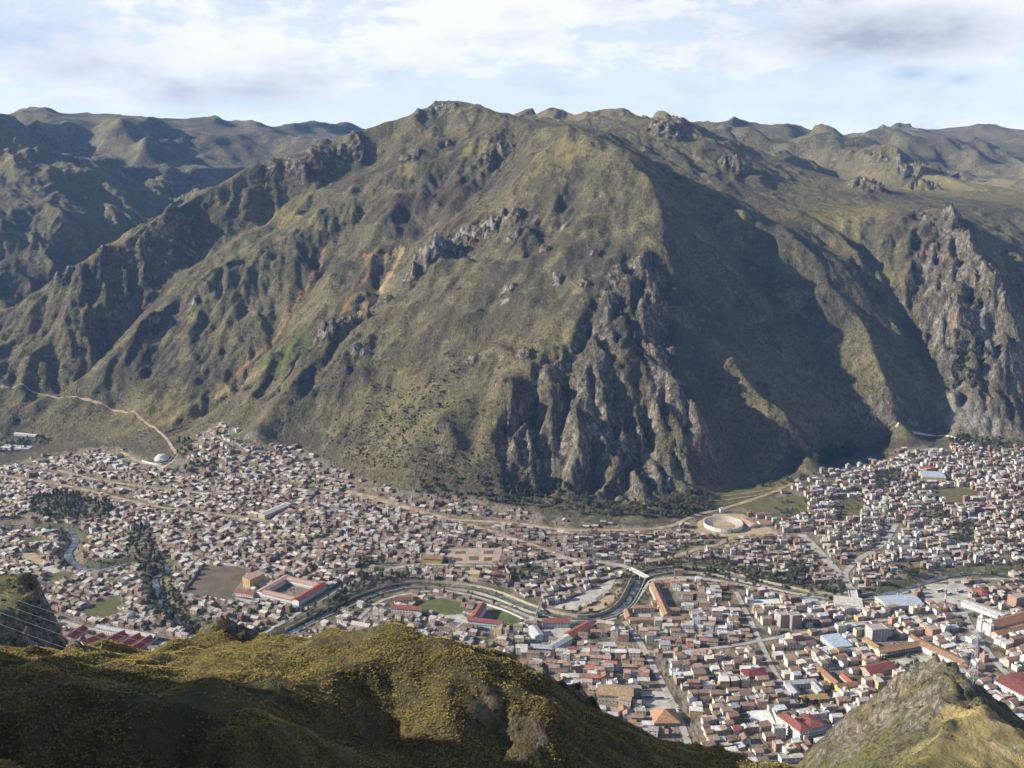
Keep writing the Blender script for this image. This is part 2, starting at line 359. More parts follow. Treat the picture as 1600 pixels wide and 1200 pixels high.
TERR = [
    FOOT, RIVER1,
    LZ((-900, 1000, 0), (-300, 1050, 0), (300, 1150, 0), (800, 1250, 0), (1400, 1300, 0), (2000, 1250, 0)),
    LZ((-600, 760, -1), (0, 745, 2), (300, 760, 8), (600, 800, 4), (900, 840, 1), (1200, 820, 3), (1400, 780, 8), (1600, 740, 15), (2000, 740, 18)),
    # skyline spur of the great hill, west to summit
    L((-400, 640, 2050), (-150, 560, 2200), (0, 488, 2300), (60, 450, 2330), (100, 417, 2360), (180, 374, 2420), (260, 320, 2500), (330, 297, 2560), (385, 258, 2640), (440, 243, 2690), (500, 228, 2740), (560, 205, 2800), (600, 190, 2840), (650, 172, 2880),
      (690, 157, 2920), (712, 153, 2935), (735, 160, 2910), (748, 160, 2890), (790, 180, 2840), (835, 197, 2720), (860, 197, 2600), (890, 194, 2500)),
    L((748, 160, 2890), (762, 190, 2780), (790, 215, 2680), (800, 235, 2610)),
    # dome and its right shoulder
    L((890, 194, 2500), (940, 207, 2450), (1010, 250, 2385)), LD(-12, (1080, 290, 2340), (1150, 318, 2310), (1220, 348, 2270), (1290, 402, 2190)), LD(-24, (1290, 402, 2190), (1355, 480, 2050), (1392, 560, 1940), (1412, 625, 1880)),
    LD(-8, (1120, 350, 2280), (1180, 420, 2190), (1250, 512, 2075), (1308, 604, 1958), (1332, 690, 1885)),
    # front ridge
    LD(9, (890, 194, 2500), (960, 232, 2380), (1010, 272, 2270), (1030, 322, 2160), (1030, 380, 2050), (1012, 430, 1960), (1010, 480, 1880)), L((1010, 480, 1880), (1000, 530, 1810), (1005, 556, 1778), (1050, 573, 1748), (1085, 618, 1715), (1100, 690, 1672)),
    # cliff brow
    L((640, 690, 1660), (690, 640, 1690), (760, 612, 1712), (830, 592, 1735), (920, 562, 1760), (970, 545, 1775), (1005, 556, 1778)),
    # cleft in the cliff
    L((905, 490, 1880), (880, 540, 1812), (866, 590, 1757), (860, 640, 1703), (856, 700, 1652), (850, 780, 1600)),
    L((835, 600, 1728), (832, 680, 1650), (830, 760, 1600)),
    L((890, 600, 1735), (905, 680, 1648), (915, 775, 1588)),
    # rocky crest slanting down left
    L((890, 194, 2500), (850, 235, 2420), (800, 300, 2330), (760, 340, 2270), (700, 378, 2210), (655, 400, 2170), (620, 450, 2110), (580, 485, 2060), (540, 498, 2030), (505, 515, 1995), (480, 560, 1930), (440, 610, 1870), (400, 645, 1825)),
    # hollow behind the crest
    LD(-16, (800, 235, 2610), (780, 262, 2520), (740, 300, 2430), (680, 348, 2335), (630, 392, 2255), (585, 455, 2150), (535, 505, 2070), (505, 535, 2040), (470, 570, 1975), (420, 608, 1915), (360, 642, 1868)),
    # broad crest in the middle of the hill
    L((712, 153, 2935), (730, 195, 2790), (720, 235, 2680), (630, 255, 2600), (565, 300, 2530), (450, 360, 2430), (350, 415, 2330), (270, 470, 2240), (210, 515, 2170), (190, 560, 2100), (185, 625, 2010)),
    LD(-18, (590, 305, 2470), (530, 350, 2420), (505, 382, 2370), (500, 420, 2305), (460, 475, 2205), (430, 530, 2115), (370, 585, 2025), (325, 622, 1965), (290, 660, 1900)),
    LD(6, (650, 290, 2500), (590, 350, 2385), (545, 402, 2305), (520, 435, 2230), (485, 482, 2150), (450, 540, 2062), (400, 598, 1958)),
    # runnel under the skyline spur
    LD(-20, (600, 235, 2750), (560, 250, 2710), (475, 292, 2615), (390, 337, 2535), (320, 382, 2465), (225, 462, 2345), (165, 527, 2235), (100, 602, 2085)),
    LD(8, (420, 285, 2640), (340, 340, 2530), (250, 400, 2430), (170, 460, 2330), (90, 540, 2200), (40, 620, 2060)),
    # small spur in the shaded flank
    LD(14, (1120, 545, 1950), (1145, 572, 1880), (1168, 596, 1835), (1210, 635, 1790), (1243, 658, 1755), (1254, 690, 1735), (1258, 735, 1700)),
    L((1120, 600, 1850), (1135, 660, 1790), (1145, 735, 1735)),
    # stream behind the right shoulder
    L((960, 217, 2760), (1050, 270, 2620), (1130, 303, 2520), (1200, 335, 2430), (1245, 354, 2370), (1280, 376, 2300), (1350, 425, 2230), (1420, 475, 2180), (1450, 500, 2140), (1440, 560, 2060), (1465, 620, 1980), (1495, 675, 1910)),
    # hill behind the dome
    L((780, 163, 3800), (850, 155, 3600), (905, 164, 3450), (930, 170, 3400), (985, 165, 3300), (1030, 182, 3150), (1070, 183, 3000), (1110, 210, 2930), (1150, 240, 2850), (1190, 268, 2780), (1235, 305, 2680)),
    L((1070, 183, 3000), (1040, 240, 2820), (1010, 245, 2700)),
    L((790, 185, 3400), (850, 187, 3150), (930, 195, 3000), (960, 217, 2760)),
    # right crag massif
    L((1440, 320, 2500), (1490, 326, 2350), (1500, 355, 2280), (1520, 390, 2210), (1558, 428, 2130), (1575, 490, 2055), (1585, 560, 1990), (1590, 640, 1935)),
    L((1490, 326, 2350), (1455, 375, 2270), (1440, 420, 2215)),
    L((1520, 390, 2210), (1480, 470, 2110), (1475, 520, 2050)),
    L((1600, 385, 2300), (1625, 470, 2250), (1640, 540, 2150), (1640, 620, 2020), (1650, 690, 1920)),
    L((1760, 330, 2700), (1740, 420, 2450), (1760, 540, 2150), (1800, 640, 2000)),
    L((1260, 320, 2560), (1330, 320, 2600), (1400, 318, 2620), (1440, 320, 2500)),
    L((1300, 300, 2750), (1340, 283, 2760), (1385, 300, 2720), (1400, 318, 2620)),
    # right plateau
    L((1230, 262, 3300), (1300, 275, 3150), (1400, 300, 2950), (1480, 310, 2750), (1560, 330, 2650), (1640, 350, 2600)),
    L((1500, 262, 3700), (1560, 290, 3300), (1640, 300, 3100), (1800, 290, 3100)),
    L((1290, 212, 4200), (1320, 204, 3900), (1380, 228, 3600), (1420, 262, 3350), (1455, 300, 3080)),
    L((1450, 262, 3900), (1420, 285, 3500), (1350, 270, 3500), (1250, 240, 3900)),
    L((1100, 195, 4300), (1140, 188, 4500), (1200, 198, 4600), (1260, 208, 4900), (1290, 211, 5000), (1345, 210, 5800), (1385, 202, 6300), (1410, 201, 6400), (1440, 209, 6300), (1500, 202, 6300), (1550, 195, 6000), (1600, 200, 5800), (1750, 205, 5500), (2000, 205, 5500)),
    L((1550, 195, 6000), (1530, 225, 5000), (1600, 250, 4300)),
    L((1130, 205, 3900), (1180, 232, 3500), (1230, 262, 3300)),
    # left valley and hills
    L((430, 235, 4700), (370, 268, 3900), (310, 300, 3550), (255, 332, 3280), (200, 378, 3050), (150, 405, 2920), (100, 435, 2790), (50, 472, 2660), (0, 510, 2540), (-100, 570, 2400), (-350, 660, 2150)),
    L((-500, 170, 3800), (-100, 180, 3600), (0, 195, 3500), (50, 208, 3450), (100, 240, 3400), (150, 288, 3260), (190, 335, 3130)),
    L((-300, 310, 3000), (-80, 318, 2980), (0, 328, 2960), (70, 312, 3040), (115, 342, 2960)),
    L((-300, 420, 2700), (-60, 400, 2750), (30, 395, 2800), (90, 405, 2800)),
    L((-200, 188, 5400), (0, 189, 5200), (45, 182, 5000), (122, 180, 4900), (150, 187, 4800), (190, 183, 5000), (243, 178, 5100), (300, 183, 5200), (330, 187, 5400), (392, 205, 5900), (425, 195, 5500), (462, 205, 5600), (520, 196, 6100), (560, 202, 6300), (640, 210, 6500)),
    L((122, 180, 4900), (130, 215, 4350), (190, 275, 3850), (215, 310, 3550)),
    L((243, 178, 5100), (265, 225, 4500), (320, 280, 3950)),
    L((175, 215, 4500), (240, 275, 3950), (265, 312, 3450)),
    L((-300, 225, 4300), (60, 205, 4400), (110, 225, 3900), (165, 280, 3500)),
    L((425, 195, 5500), (440, 222, 4900)),
    L((560, 202, 6300), (540, 225, 4800), (500, 240, 3900), (440, 262, 3500)),
    [(-4800, 8600, 480), (4800, 8600, 480)], [(-4800, 7600, 520), (4800, 7600, 520)],
]
TX0, TX1, TY0, TY1, TS = -4800., 4800., 600., 8600., 12.5
_base = Grid(blur(solve_surface(TERR, TX0, TX1, TY0, TY1, TS), 3), TX0, TY0, TS)

# crags: (px, py, Y, radius, height, kind)
CRAGS = [(505, 515, 1995, 26, 16), (535, 500, 2025, 22, 16), (565, 505, 2040, 24, 14), (600, 470, 2080, 22, 10), (660, 400, 2170, 30, 20), (690, 385, 2195, 26, 16), (735, 355, 2240, 28, 14), (775, 345, 2262, 26, 12), (800, 360, 2230, 22, 8),
         (500, 246, 2715, 40, 6), (550, 228, 2765, 45, 7), (465, 262, 2680, 40, 5), (420, 250, 2665, 26, 6), (1040, 215, 2950, 60, 14), (1140, 275, 2760, 26, 22), (1155, 285, 2745, 20, 16), (690, 166, 2900, 40, 5),
         (960, 440, 1970, 14, 9), (950, 480, 1910, 18, 10), (965, 425, 1990, 12, 8), (910, 455, 1960, 12, 7), (950, 500, 1880, 14, 10), (1010, 400, 2020, 12, 10), (85, 425, 2350, 14, 10), (110, 410, 2365, 14, 10), (160, 380, 2410, 18, 10),
         (1490, 330, 2350, 28, 18), (1510, 375, 2240, 26, 18), (1545, 420, 2150, 30, 16), (1565, 440, 2110, 22, 14), (1450, 385, 2260, 26, 14), (1480, 480, 2100, 26, 16), (1500, 470, 2100, 20, 10), (1340, 285, 2760, 40, 12), (1370, 290, 2740, 30, 12), (1420, 262, 3350, 60, 18), (1440, 285, 3200, 50, 18),
         (1390, 235, 3560, 60, 12), (1400, 200, 6400, 150, 28), (285, 300, 3600, 40, 14), (270, 285, 3750, 50, 14), (300, 455, 2230, 14, 8), (320, 445, 2260, 14, 8), (790, 220, 2650, 26, 9), (760, 245, 2600, 30, 9), (640, 235, 2660, 30, 9), (690, 215, 2720, 30, 9), (1540, 560, 2030, 20, 10), (820, 560, 1800, 16, 9), (870, 440, 2000, 14, 8), (795, 455, 2010, 16, 9), (930, 400, 2050, 14, 8), (800, 395, 2160, 18, 10), (850, 400, 2110, 14, 8), (765, 365, 2225, 20, 14), (715, 390, 2190, 22, 16), (680, 405, 2170, 18, 12), (780, 600, 1740, 16, 9), (735, 560, 1830, 14, 7), (880, 350, 2160, 16, 7), (640, 425, 2140, 18, 12), (560, 560, 1930, 16, 8)]
CRAG_P = [(*at(a, b, c), r, h) for a, b, c, r, h in CRAGS]

def build_field(x0, x1, y0, y1, s, far=False):
    nx = int(round((x1 - x0) / s)) + 1; ny = int(round((y1 - y0) / s)) + 1
    X, Y = np.meshgrid(x0 + np.arange(nx) * s, y0 + np.arange(ny) * s)
    wx = 26 * fbm(X / 170, Y / 170, 3, 3); wy = 26 * fbm(X / 170, Y / 170, 3, 5)
    dfoot = seg_dist(X, Y, FOOT)
    # how much of the mountain's relief applies: none on the town floor
    fx = np.array([p[0] for p in FOOT]); fy = np.array([p[1] for p in FOOT])
    up = Y - np.interp(X, fx, fy)
    hill = sstep(-10, 90, np.where(up > 0, dfoot, -dfoot)) if not far else np.ones_like(X)
    Z = _base(X + wx * hill * .55, Y + wy * hill * .55)
    gy_, gx_ = np.gradient(blur(Z, 6 if not far else 2), s)
    farw = sstep(2900, 4200, Y)
    slope = np.hypot(gx_, gy_)
    inv = (np.abs(X) < .58 * Y + 600) & (hill > .01)
    rough = .45 + .75 * sstep(-.25, .45, fbm(X / 420, Y / 420, 3, 23))
    Z = Z + hill * rough * gullies(X, Y, gx_, gy_, 1 / 170., 6 if not far else 4, 12.0 if not far else 17.0, 21, where=inv)
    Z = Z + hill * sstep(.1, .5, slope) * 7 * (ridged(X / 130, Y / 130, 5, 41, .55) - .65)
    Z = Z + farw * (72 * (ridged(X / 700 + 3, Y / 800, 6, 51) - .75) + 18 * fbm(X / 260, Y / 260, 4, 55)) * (1 - np.where(X < -100, .42, .66) * sstep(4500, 5000, Y))
    back = sstep(3020, 3350, Y) * (1 - sstep(4300, 4700, Y))
    Z = Z + back * 46 * np.minimum(ridged(X / 420 + 1, Y / 420, 5, 57, .55) - 1.15, .12)
    rock = np.zeros_like(X) + back * .5 * sstep(.1, .5, fbm(X / 150, Y / 150, 4, 59))
    # the buttress that overlooks the town and the crags on the right: near vertical ribs
    if not far:
        but = inside(X, Y, [p[:2] for p in L((770, 710, 1650), (800, 620, 1720), (845, 570, 1780), (900, 520, 1830), (945, 440, 1960), (985, 390, 2040), (1040, 410, 2000), (1060, 540, 1800), (1110, 640, 1730), (1125, 790, 1640))] + [p[:2] for p in LZ((1080, 815, 5), (880, 813, 5), (780, 797, 5))]).astype(float)
        mas = inside(X, Y, [p[:2] for p in L((1430, 330, 2480), (1510, 318, 2380), (1560, 400, 2200), (1600, 440, 2120), (1640, 560, 2000), (1650, 690, 1890), (1540, 705, 1860), (1490, 600, 1985), (1455, 520, 2070), (1430, 420, 2230))]).astype(float)
        spur = inside(X, Y, [p[:2] for p in L((1140, 560, 1960), (1180, 585, 1930), (1265, 650, 1820), (1275, 745, 1700), (1180, 760, 1690), (1195, 660, 1800))]).astype(float)
        cliff = blur(np.clip(but + mas + spur * .4, 0, 1), 14)
        n1 = fbm(X / 60, Y / 60, 3, 61)
        wxr = 16 * fbm(X / 90, Y / 90, 3, 67); sel = cliff > .01
        ribs = (.35 + .95 * sstep(-.4, .5, fbm(X / 75, Y / 75, 2, 63))) * gullies(X + 14 * n1, Y + wxr, gx_, gy_, 1 / 66., 3, 15., 77, 1.5, .6, where=sel) + gullies(X + 9 * n1, Y - wxr * .5, gx_, gy_, 1 / 30., 3, 4.0, 83, 1.5, .6, where=sel)
        Z = Z + cliff * hill * (ribs + 3 * (ridged(X / 30, Y / 30, 3, 71) - .6))
        rock = np.clip(cliff * (.62 + .6 * n1), 0, 1)
    for cx, cy, cz, r, h in CRAG_P:
        m = (np.abs(X - cx) < 3 * r) & (np.abs(Y - cy) < 3 * r)
        if not m.any(): continue
        a, b = X[m], Y[m]
        d = np.hypot(a - cx, b - cy) / r + .45 * fbm(a / (r * .6), b / (r * .6), 3, 91)
        w = 1 - sstep(.55, 1.15, d)
        Z[m] += w * h * (.55 + .9 * np.clip(ridged(a / (r * .55), b / (r * .55), 3, 95), 0, 1.4) - .2)
        rock[m] = np.maximum(rock[m], w)
    Z = Z + hill * (1.6 * fbm(X / 28, Y / 28, 3, 31))
    return X, Y, Z, hill, rock
MS = 4.6
MX0, MX1, MY0, MY1 = -2500., 2300., 620., 3760.
mX, mY, mZ, mHill, mRock = build_field(MX0, MX1, MY0, MY1, MS)
# river bed
RIV = [p[:2] for p in RIVER1]
_rd = seg_dist(mX, mY, RIV)
mZ = mZ - 4.0 * (1 - sstep(7, 13, _rd)) * (1 - mHill)
mid = Grid(mZ, MX0, MY0, MS)

def hit(px, py, far=3600., near=760., lift=0.0):
    """where the photo's line of sight meets the valley and its hills"""
    u, c, s = ray(px, py)
    t = np.arange(near, far, 1.0) / c
    z = CAM_Z + s * t
    below = z < mid(u * t, c * t) + lift
    i = int(np.argmax(below)) if below.any() else len(t) - 1
    return Vector((u * t[i], c * t[i], float(mid(u * t[i], c * t[i]))))
# ------------------------------------------------------------------ terrain material
def terrain_material(name, scale=1.0, rock_lo=.62, rock_hi=.80, fine=True, town=False, grass=None):
    m = NM(name, .95)
    P = m.pos()
    g = m.n('ShaderNodeNewGeometry')
    sep = m.n('ShaderNodeSeparateXYZ'); m.nt.links.new(g.outputs['Normal'], sep.inputs[0])
    n_l = m.noise(.0045 * scale, 3, .6, P, .6)
    n_m = m.noise(.021 * scale, 4, .62, P, .4)
    n_s = m.noise(.11 * scale, 4, .66, P)
    n_x = m.noise(.45 * scale, 3, .65, P)
    ga, gb, gc, gd = grass or ((.148, .130, .070), (.084, .073, .050), (.225, .196, .105), (.088, .087, .047))
    c = m.mix(m.ramp(n_l, .38, .62), ga, gb)
    c = m.mix(m.math('MULTIPLY', m.ramp(n_m, .50, .68), .75), c, gc)
    c = m.mix(m.math('MULTIPLY', m.ramp(m.noise(.009 * scale, 3, .6, m.pos((1, 1, 1.7))), .55, .68), .6), c, gd)
    c = m.mix(m.math('MULTIPLY', m.ramp(n_s, .47, .64), .58), c, (.050, .046, .030))
    c = m.mix(m.math('MULTIPLY', m.ramp(n_x, .48, .62), .62), c, (.034, .032, .021))
    c = m.mix(m.math('MULTIPLY', m.ramp(m.noise(.30 * scale, 2, .6, m.pos((1.3, 1, .8))), .60, .72), .5), c, (.21, .19, .10))
    # cattle terraces that follow the contours
    sz = m.n('ShaderNodeSeparateXYZ'); m.nt.links.new(P, sz.inputs[0])
    tw_ = m.math('SINE', m.math('ADD', m.math('MULTIPLY', sz.outputs[2], .95 * scale), m.math('MULTIPLY', n_m, 26.0)))
    tmask = m.math('MULTIPLY', m.ramp(m.noise(.006 * scale, 2, .5, m.pos((1, 1, 1))), .47, .62), m.ramp(sep.outputs[2], .97, .88))
    terr_ = m.math('MULTIPLY', m.ramp(tw_, .35, .95), tmask)
    c = m.mix(m.math('MULTIPLY', terr_, .32), c, (.045, .040, .026))
    # rock: streaked down the fall line
    Ps = m.pos((1, 1, .22))
    r1 = m.noise(.10 * scale, 5, .7, Ps, .5); r2 = m.noise(.5 * scale, 3, .7, m.pos((1, 1, .4)))
    rc = m.mix(m.ramp(r1, .36, .66), (.088, .078, .062), (.40, .352, .282))
    rc = m.mix(m.math('MULTIPLY', m.ramp(r2, .42, .62), .6), rc, (.09, .082, .066))
    rc = m.mix(m.math('MULTIPLY', m.ramp(m.noise(.017 * scale, 2, .6, P), .60, .72), .55), rc, (.30, .19, .10))
    rc = m.mix(m.math('MULTIPLY', m.ramp(n_s, .44, .60), .75), rc, c)
    steep = m.math('ADD', m.math('SUBTRACT', 1.0, sep.outputs[2]), m.math('MULTIPLY', m.math('SUBTRACT', n_s, .5), .38))
    steep = m.math('ADD', steep, m.math('MULTIPLY', m.math('SUBTRACT', n_m, .5), .30))
    rk = m.math('ADD', m.ramp(steep, 1 - rock_hi, 1 - rock_lo + .06), 0.0)
    ra = m.ramp(m.math('ADD', m.attr('rock'), m.math('MULTIPLY', m.math('SUBTRACT', n_s, .5), 1.1)), .30, .72)
    rk = m.math('MAXIMUM', m.math('MULTIPLY', rk, .85), m.math('MULTIPLY', ra, m.ramp(sep.outputs[2], .97, .80)))
    c = m.mix(rk, c, rc)
    # soils, scree, fields: what the ground itself is made of there
    tn = m.n('ShaderNodeAttribute', attribute_name='soil')
    soil = m.mix(m.math('MULTIPLY', m.ramp(n_x, .35, .7), .55), tn.outputs['Color'], (.06, .055, .04), 'MULTIPLY')
    soil = m.mix(m.math('MULTIPLY', m.ramp(n_s, .40, .7), .35), tn.outputs['Color'], soil)
    c = m.mix(m.math('MULTIPLY', tn.outputs['Alpha'], 1.0), c, soil)
    m.color(c)
    h = m.math('ADD', m.math('MULTIPLY', n_x, 1.6), m.math('MULTIPLY', n_s, 4.2))
    h = m.math('ADD', h, m.math('MULTIPLY', m.math('MULTIPLY', rk, r1), 9.0))
    m.bump(h, .9, 1.5 / scale)
    return m.m
M_TERR = terrain_material('hillside_grass_and_rock', rock_lo=.42, rock_hi=.62)

def soil_patches(X, Y, Z, patches):
    C = np.zeros((*X.shape, 4), np.float32); x0, y0, st = X[0, 0], Y[0, 0], X[0, 1] - X[0, 0]
    for p, r, col, a in patches:
        i0, i1 = max(0, int((p[0] - 2.2 * r - x0) / st)), min(X.shape[1], int((p[0] + 2.2 * r - x0) / st) + 2); j0, j1 = max(0, int((p[1] - 2.2 * r - y0) / st)), min(X.shape[0], int((p[1] + 2.2 * r - y0) / st) + 2)
        if i1 <= i0 or j1 <= j0: continue
        x, y = X[j0:j1, i0:i1], Y[j0:j1, i0:i1]
        d = np.hypot(x - p[0], y - p[1]) / r + .6 * fbm(x / (r * .5), y / (r * .5), 4, 131)
        w = (1 - sstep(.6, 1.1, d)) * a
        o = C[j0:j1, i0:i1]; oa = o[..., 3].copy()
        na = oa + w * (1 - oa)
        for k in range(3): o[..., k] = np.where(na > 1e-4, (o[..., k] * oa * (1 - w) + col[k] * w) / np.maximum(na, 1e-4), col[k])
        o[..., 3] = na
    return C.reshape(-1, 4)
YEL = (.40, .30, .15); PALE = (.42, .40, .36); ORA = (.34, .19, .09); GRN = (.105, .12, .042); HEA = (.060, .042, .030); STR = (.22, .19, .07)
SOILS = []
for px, py, r, col, a in [(600, 405, 16, YEL, .8), (622, 395, 14, YEL, .9), (610, 430, 12, YEL, .85), (595, 455, 9, YEL, .7), (580, 470, 8, YEL, .6), (575, 400, 12, ORA, .7), (545, 480, 10, ORA, .6), (505, 362, 9, PALE, .9), (507, 376, 8, PALE, .8), (503, 395, 7, ORA, .7), (490, 430, 9, ORA, .6), (470, 455, 9, ORA, .5),
                          (450, 480, 8, ORA, .4), (430, 565, 36, GRN, .8), (455, 545, 26, GRN, .8), (475, 525, 20, GRN, .6), (400, 590, 26, GRN, .5), (345, 612, 22, YEL, .6), (375, 598, 18, YEL, .5), (700, 310, 60, HEA, .8), (640, 330, 50, HEA, .8), (760, 290, 50, HEA, .6), (590, 330, 50, HEA, .5), (720, 345, 40, HEA, .7),
                          (640, 265, 30, STR, .6), (870, 240, 60, STR, .55), (740, 235, 35, STR, .7), (1270, 325, 60, GRN, .35), (1300, 340, 70, STR, .5), (1350, 330, 70, STR, .4), (1445, 405, 9, ORA, .8), (1475, 405, 8, ORA, .8), (1490, 505, 7, ORA, .7), (1545, 620, 7, ORA, .7), (1500, 640, 36, PALE, .35), (1540, 660, 30, PALE, .4), (1250, 690, 12, ORA, .5),
                          (230, 640, 60, STR, .4), (300, 640, 45, STR, .4), (1000, 620, 8, ORA, .5), (780, 600, 9, ORA, .5), (790, 470, 10, PALE, .5), (870, 440, 9, PALE, .5), (610, 620, 60, STR, .3), (450, 330, 70, STR, .4), (420, 220, 150, STR, .3), (1500, 290, 200, STR, .5), (1560, 310, 160, STR, .4), (250, 260, 150, STR, .3)]:
    SOILS.append((hit(px, py), r, col, a))
for pts, r, col, a in [([(505, 355), (506, 395), (497, 425), (465, 470), (445, 505), (430, 530), (395, 562), (365, 588)], 6, ORA, .6), ([(628, 392), (612, 425), (596, 452), (578, 472), (556, 490)], 8, YEL, .8), ([(600, 400), (575, 430), (545, 470), (530, 495)], 6, ORA, .5), ([(300, 455), (320, 500), (315, 550)], 5, HEA, .6), ([(345, 615), (400, 585), (420, 570)], 6, YEL, .5),
                       ([(660, 395), (700, 380), (740, 358), (780, 345)], 7, PALE, .5), ([(960, 440), (950, 480), (945, 510)], 5, PALE, .4), ([(240, 690), (300, 655), (350, 625)], 5, HEA, .5), ([(230, 665), (270, 640), (320, 615)], 4, HEA, .5)]:
    for (ax, ay), (bx, by) in zip(pts[:-1], pts[1:]):
        nn = max(1, int(math.hypot(bx - ax, by - ay) / 7))
        for k in range(nn): SOILS.append((hit(ax + (bx - ax) * k / nn, ay + (by - ay) * k / nn), r, col, a))

def terrain_obj(name, X, Y, Z, keep, rock, mat, smooth_n=None, disp=3.2, soils=()):
    ny, nx = X.shape
    s = X[0, 1] - X[0, 0]
    gy_, gx_ = np.gradient(Z, s)
    nl = np.sqrt(gx_ ** 2 + gy_ ** 2 + 1)
    steep = 1 - 1 / nl
    rk = np.clip(rock + sstep(.22, .42, steep) * .8, 0, 1)
    d = rk * disp * (fbm(X / 17, Z / 13 + Y / 40, 3, 201) + fbm(Y / 15, Z / 12 - X / 40, 3, 207))
    V = np.stack([X - gx_ / nl * d, Y - gy_ / nl * d, Z + d * .35 / nl], -1).reshape(-1, 3)
    q = keep[:-1, :-1] & keep[1:, :-1] & keep[:-1, 1:] & keep[1:, 1:]
    idx = np.arange(ny * nx).reshape(ny, nx)
    F = np.stack([idx[:-1, :-1][q], idx[:-1, 1:][q], idx[1:, 1:][q], idx[1:, :-1][q]], -1)
    used = np.zeros(ny * nx, bool); used[F.ravel()] = True
    re = np.cumsum(used) - 1
    me = mesh_np(name, V[used], re[F], [mat], smooth=True)
    add_attr(me, 'rock', rock.ravel()[used])
    add_col(me, 'soil', soil_patches(X, Y, Z, soils)[used])
    return tag(new_obj(name, me), kind='structure')

# valley floor colour comes with the town further down; here the bare earth of it
TOWN_SOIL = []
keep = (mX < .56 * mY + 260) & (mX > -.56 * mY - 560)
mid_obj_args = (mX, mY, mZ, keep, mRock, M_TERR)

FS = 17.0
fX, fY, fZ, fHill, fRock = build_field(-4700., 4700., 3700., 8500., FS, True)
fZ[:2, :] -= 12
M_FAR = terrain_material('far_dry_grass', rock_lo=.42, rock_hi=.62, grass=((.19, .165, .092), (.115, .10, .062), (.25, .22, .125), (.12, .115, .06)))
terrain_obj('hills_far', fX, fY, fZ, (np.abs(fX) < .58 * fY + 400), fRock, M_FAR, disp=0.0, soils=[])

# ------------------------------------------------------------------ near hills: the photographer's own mountain, and the spurs by the town
FG_LINES = [
    # far brow of the near hill, left to right
    L((-500, 1000, 215), (-200, 1010, 225), (0, 1012, 230), (60, 1017, 232), (100, 1008, 240), (130, 1012, 240), (180, 1022, 238), (230, 1020, 245), (290, 1012, 262), (360, 1015, 268), (430, 1006, 268), (480, 985, 262), (520, 972, 256), (560, 966, 252), (610, 964, 250), (680, 970, 246), (740, 990, 245), (800, 1020, 245), (850, 1050, 245), (900, 1072, 247), (960, 1110, 250), (1000, 1131, 250), (1100, 1162, 245), (1200, 1188, 240), (1300, 1210, 235), (1600, 1280, 220)),
    # rocky knoll beyond the dip
    L((230, 1016, 275), (280, 994, 292), (310, 980, 300), (345, 962, 304), (385, 970, 304), (415, 1000, 300)),
    # edge between light and shade
    L((0, 1070, 190), (200, 1080, 190), (380, 1112, 188), (440, 1085, 202), (500, 1062, 212), (580, 1040, 220), (640, 1052, 222), (700, 1065, 216), (780, 1058, 226), (850, 1088, 216), (930, 1125, 220)),
    L((340, 1200, 132), (360, 1150, 160), (380, 1112, 188)),
    L((470, 1200, 180), (520, 1160, 198), (590, 1110, 211)), L((560, 1200, 197), (620, 1150, 207), (650, 1100, 215)),
    L((690, 1062, 219), (705, 1085, 212), (712, 1110, 208)), L((735, 1100, 216), (760, 1150, 212), (790, 1200, 206)),
    L((850, 1088, 216), (862, 1110, 213)), L((900, 1120, 221), (920, 1170, 219), (940, 1200, 217)),
    # dip on the near side, then up to the camera's feet
    L((-300, 1200, 122), (0, 1200, 125), (200, 1200, 130), (340, 1200, 132)), L((-100, 1330, 160), (450, 1330, 165), (700, 1330, 175), (900, 1330, 185), (1100, 1330, 200)),
    [(-60, 60, 500), (-20, 60, 500), (20, 60, 496), (60, 60, 480)],
    [(-40, 0, 547.5), (0, 0, 548.2), (40, 0, 540)], [(-60, -160, 600), (60, -160, 600)],
    # unseen shoulder left of frame, heights shaped to cast shade on the near slope
    [(-420, -100, 640), (-300, 0, 610), (-215, 80, 590), (-190, 110, 580), (-190, 150, 562), (-188, 179, 548), (-190, 200, 505), (-194, 225, 466), (-205, 252, 442), (-218, 285, 428), (-260, 340, 400)],
    [(-140, 60, 530), (-135, 120, 484), (-135, 170, 458)],
    # the far side falls to the valley
    [(-500, 420, 210), (-200, 420, 225), (0, 400, 240), (150, 390, 230), (300, 380, 210), (500, 360, 200)],
    [(-500, 520, 60), (0, 520, 70), (500, 500, 60)],
    [(130, 250, 395), (160, 330, 300)], [(300, 150, 380), (320, 60, 420)],
]
GS = 1.5
gX0, gX1, gY0, gY1 = -420., 330., -160., 520.
_gb = Grid(blur(solve_surface(FG_LINES, gX0, gX1, gY0, gY1, 3.0, 5, 70), 7), gX0, gY0, 3.0)
nx = int((gX1 - gX0) / GS) + 1; ny = int((gY1 - gY0) / GS) + 1
gX, gY = np.meshgrid(gX0 + np.arange(nx) * GS, gY0 + np.arange(ny) * GS)
gZ = _gb(gX + 3 * fbm(gX / 20, gY / 20, 3, 301), gY + 3 * fbm(gX / 20, gY / 20, 3, 305))
_gy, _gx = np.gradient(blur(gZ, 5), GS)
gfar = sstep(10, 60, np.hypot(gX, gY))
gZ = gZ + gfar * (gullies(gX, gY, _gx, _gy, 1 / 40., 4, 1.8, 311, 1.4, .45) + 1.1 * fbm(gX / 14, gY / 14, 4, 315) + .22 * fbm(gX / 2.6, gY / 2.6, 3, 319))
gRock = np.zeros_like(gX)
